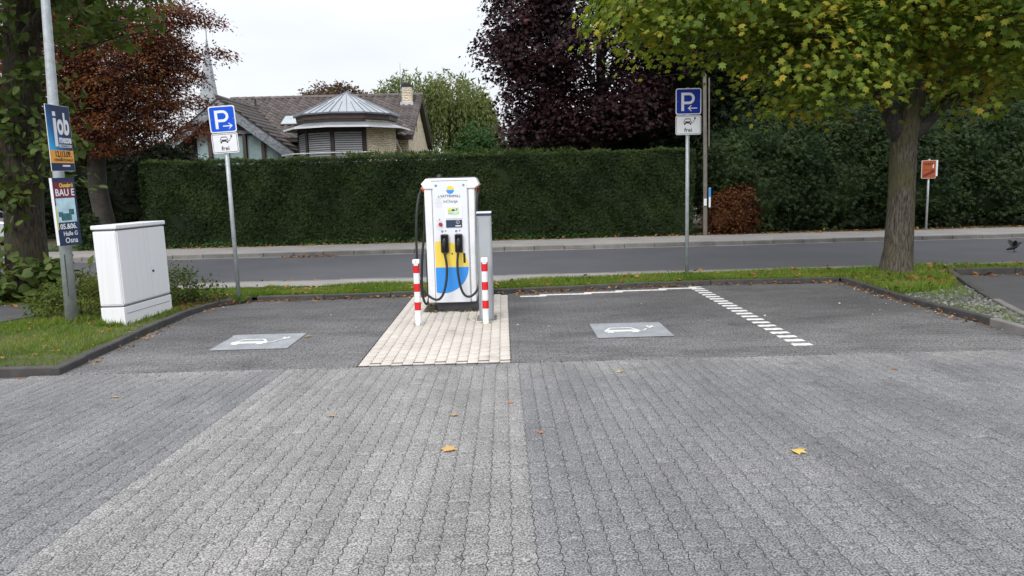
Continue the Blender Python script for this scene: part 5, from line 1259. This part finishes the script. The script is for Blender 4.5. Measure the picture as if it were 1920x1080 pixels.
litter('leaf_litter', [(-1.2, 13.88), (14, 13.88), (14, 13.98), (-1.2, 13.98)], 260, .003, .04, .1, 'thin line of leaves in the near gutter at the right', OVAL)
litter('leaf_litter', [(-12, 21.85), (7.5, 21.9), (16, 22.0), (16, 22.3), (-12, 22.3)], 1700, .1, .05, .13, 'orange leaves along the foot of the hedge', OVAL)
litter('leaf_litter', [(-5.6, 19.25), (-4.2, 19.25), (-4.3, 19.45), (-5.4, 19.45)], 140, .004, .05, .1, 'small heap of orange leaves in the far gutter', OVAL)
litter('leaf_litter', [(7.6, 12.35), (16, 12.3), (16, 12.58), (7.55, 12.58)], 300, .014, .06, .13, 'brown leaves along the kerb of the neighbouring bay', OVAL)
# low ground cover at the foot of the hedge
n = 2600
P = np.stack([rng.uniform(-13.5, 3, n), rng.uniform(22.0, 22.25, n), .1+rng.random(n)*.14], -1)
tag(scatter('ground_cover', *OVAL, P, frames(nrm(np.array([0, -.5, 1.])+rng.normal(size=(n, 3))*.6), rng.normal(size=(n, 3))), rng.uniform(.04, .1, n), LM['bush']), 'low green plants along the foot of the clipped hedge', 'ground cover', kind='stuff')
# gravel wedge
ic_v = np.array([(0, 0, .5), (.5, 0, 0), (0, .5, 0), (-.5, 0, 0), (0, -.5, 0), (.36, .36, .25), (-.36, .36, .25), (-.36, -.36, .25), (.36, -.36, .25)])
ic_f = np.array([(0, 5, 6), (0, 6, 7), (0, 7, 8), (0, 8, 5), (5, 1, 2), (5, 2, 6), (6, 2, 3), (6, 3, 7), (7, 3, 4), (7, 4, 8), (8, 4, 1), (8, 1, 5)])
q = sample([(5.5, 10.5), (6.2, 10.75), (6.7, 11.0), (6.25, 9.75), (5.92, 8.7), (5.6, 7.5), (5.5, 7.5)], 2600); n = len(q)
P = np.c_[q, .045+rng.uniform(-.004, .012, n)]
R = frames(nrm(np.array([0, 0, 1.])+rng.normal(size=(n, 3))*.3), rng.normal(size=(n, 3)))
R = R*rng.uniform(.6, 1.3, (n, 1, 3))
tag(scatter('gravel', ic_v, ic_f, P, R, rng.uniform(.02, .06, n), M['gravel']), 'grey gravel wedge between the two kerbs at right', 'gravel', kind='stuff')
q = np.r_[sample([(5.1, 11.4), (5.3, 8.), (5.4, 8.), (5.3, 11.4)], 22), sample([(-4.2, 7.6), (5.2, 7.6), (5.2, 11.5), (-4.2, 11.5)], 26)]; n = len(q)
q = q[~((q[:, 0] > -1.5) & (q[:, 0] < .1))]; n = len(q)
tag(scatter('loose_grit', ic_v, ic_f, np.c_[q, np.full(n, .004)], frames(np.tile([0, 0, 1.], (n, 1)), rng.normal(size=(n, 3))), rng.uniform(.008, .028, n), M['greystone']), 'small white stones scattered over the parking bays', 'grit', kind='stuff')

# single leaves on the yard
LV = [(-.35, 4.47, .15, 'tan', 20, 'large tan maple leaf lying on the paving at front centre'),
      (1.635, 4.293, .14, 'yleaf', -80, 'large yellow maple leaf with its stalk, right of the front centre'),
      (-.357, 5.307, .1, 'tan', 60, 'curled tan leaf behind the large tan leaf'),
      (-1.26, 5.43, .085, 'tan', 140, 'small tan leaf on the pale paving in front of the left bollard'),
      (.019, 5.631, .07, 'rust', 10, 'small rusty leaf near the front right corner of the beige island'),
      (.235, 4.852, .07, 'rust', 100, 'small orange leaf right of the large tan leaf'),
      (-3.249, 6.239, .1, 'yleaf', 200, 'pale yellow leaf on the dark paving at left'),
      (1.02, 6.618, .1, 'yleaf', 33, 'greenish yellow leaf below the right charging symbol'),
      (3.324, 6.452, .09, 'rust', 300, 'small reddish leaf on the paving at far right'),
      (-2.36, 8.8, .14, 'tan', 250, 'crumpled tan leaf at the corner of the left charging symbol'),
      (-4.55, 7.04, .1, 'rust', 30, 'orange leaf at the kerb corner on the far left')]
for x, y, s, k, a, lab in LV:
    v = MAPLE[0].copy(); v[:, 2] += .12+.25*np.sin(v[:, 0]*5+a)*.25+.3*v[:, 1]*(.6 if a % 3 else -.1)
    v[:, 2] -= v[:, 2].min()
    v = np.r_[v, [(.0, .12, .12), (.02, .12, .12), (.05, -.4, .02), (.03, -.4, .02)]]
    f = np.r_[MAPLE[1], [(14, 15, 16), (14, 16, 17)]]
    me = tri_mesh('fallen_leaf', v, f, LM[k]); o = bpy.data.objects.new('fallen_leaf', me); C.objects.link(o)
    o.matrix_world = T(x, y, yard_z(y)+.004) @ Rx(-SL if y < 7.2 else 0) @ Rz(radians(a)) @ Matrix.Scale(s*.84, 4) @ Matrix.Diagonal((1, 1, .6, 1))
    tag(o, lab, 'leaf', 'single fallen leaves on the paving')

# ------------------------------------------------------------------ crow on the road
cw = thing('crow', 'black crow lifting off the road with raised wings', 'bird', (10.86, 16.2, 0))
bx, by, bz = 10.86, 16.2, .1
body = [(bx-.2, by, bz-.03), (bx-.12, by, bz-.015), (bx-.05, by, bz+.01), (bx+.03, by, bz+.05), (bx+.09, by, bz+.1), (bx+.12, by, bz+.135), (bx+.15, by, bz+.14), (bx+.175, by, bz+.137), (bx+.215, by, bz+.125)]
MB().tube(body, [.02, .035, .055, .06, .045, .033, .032, .016, .004], 10).build('body', M['crow'], cw, smooth=True)
for s in (-1, 1):
    wv = [(bx+.05, by+s*.03, bz+.07), (bx-.06, by+s*.03, bz+.04), (bx-.12, by+s*.1, bz+.17), (bx-.07, by+s*.13, bz+.22), (bx+.0, by+s*.1, bz+.19)]
    MB().add(wv+[(p[0], p[1]+s*.012, p[2]) for p in wv], [(0, 1, 2, 3, 4), (9, 8, 7, 6, 5)]+[(i, (i+1) % 5, 5+(i+1) % 5, 5+i) for i in range(5)]).build('wing', M['crow'], cw)
    MB().tube([(bx-.0, by+s*.02, bz), (bx+.01, by+s*.02, .004), (bx+.05, by+s*.025, .004)], .006, 5).build('leg', M['crow'], cw)

cw.scale = (.8, .8, .8)
# ------------------------------------------------------------------ parked car at the far left
pc_ = thing('parked_car', 'silver car parked beyond the pavement, mostly hidden behind the linden trunk', 'car', (-18.2, 26.5, 0))
sec = [(-20.0, .35), (-16.35, .35), (-16.3, .7), (-16.45, .86), (-17.3, .98), (-17.95, 1.42), (-19.3, 1.45), (-19.95, 1.0), (-20.05, .7)]
MB().plate(sec, 27.3, 1.7).build('body', M['car'], pc_, bevel=.06, seg=2)
MB().plate([(-19.7, 1.0), (-17.5, .99), (-18.0, 1.36), (-19.25, 1.39)], 25.598, .006).build('side_window', M['carglass'], pc_)
MB().add([(-17.26, 25.75, 1.005), (-17.26, 27.15, 1.005), (-17.9, 27.05, 1.41), (-17.9, 25.85, 1.41)], [(0, 1, 2, 3)]).build('windscreen', M['carglass'], pc_)
MB().box(-16.36, -16.28, 25.75, 26.05, .62, .75).build('headlight', M['skyglass'], pc_)
for x in (-17.05, -19.3):
    wh = MB().tube([(x, 25.56, .33), (x, 25.75, .33)], .31, 20).build('wheel', M['rubber'], pc_); MB().tube([(x, 25.545, .33), (x, 25.565, .33)], .2, 14).build('rim', M['zinc'], wh)
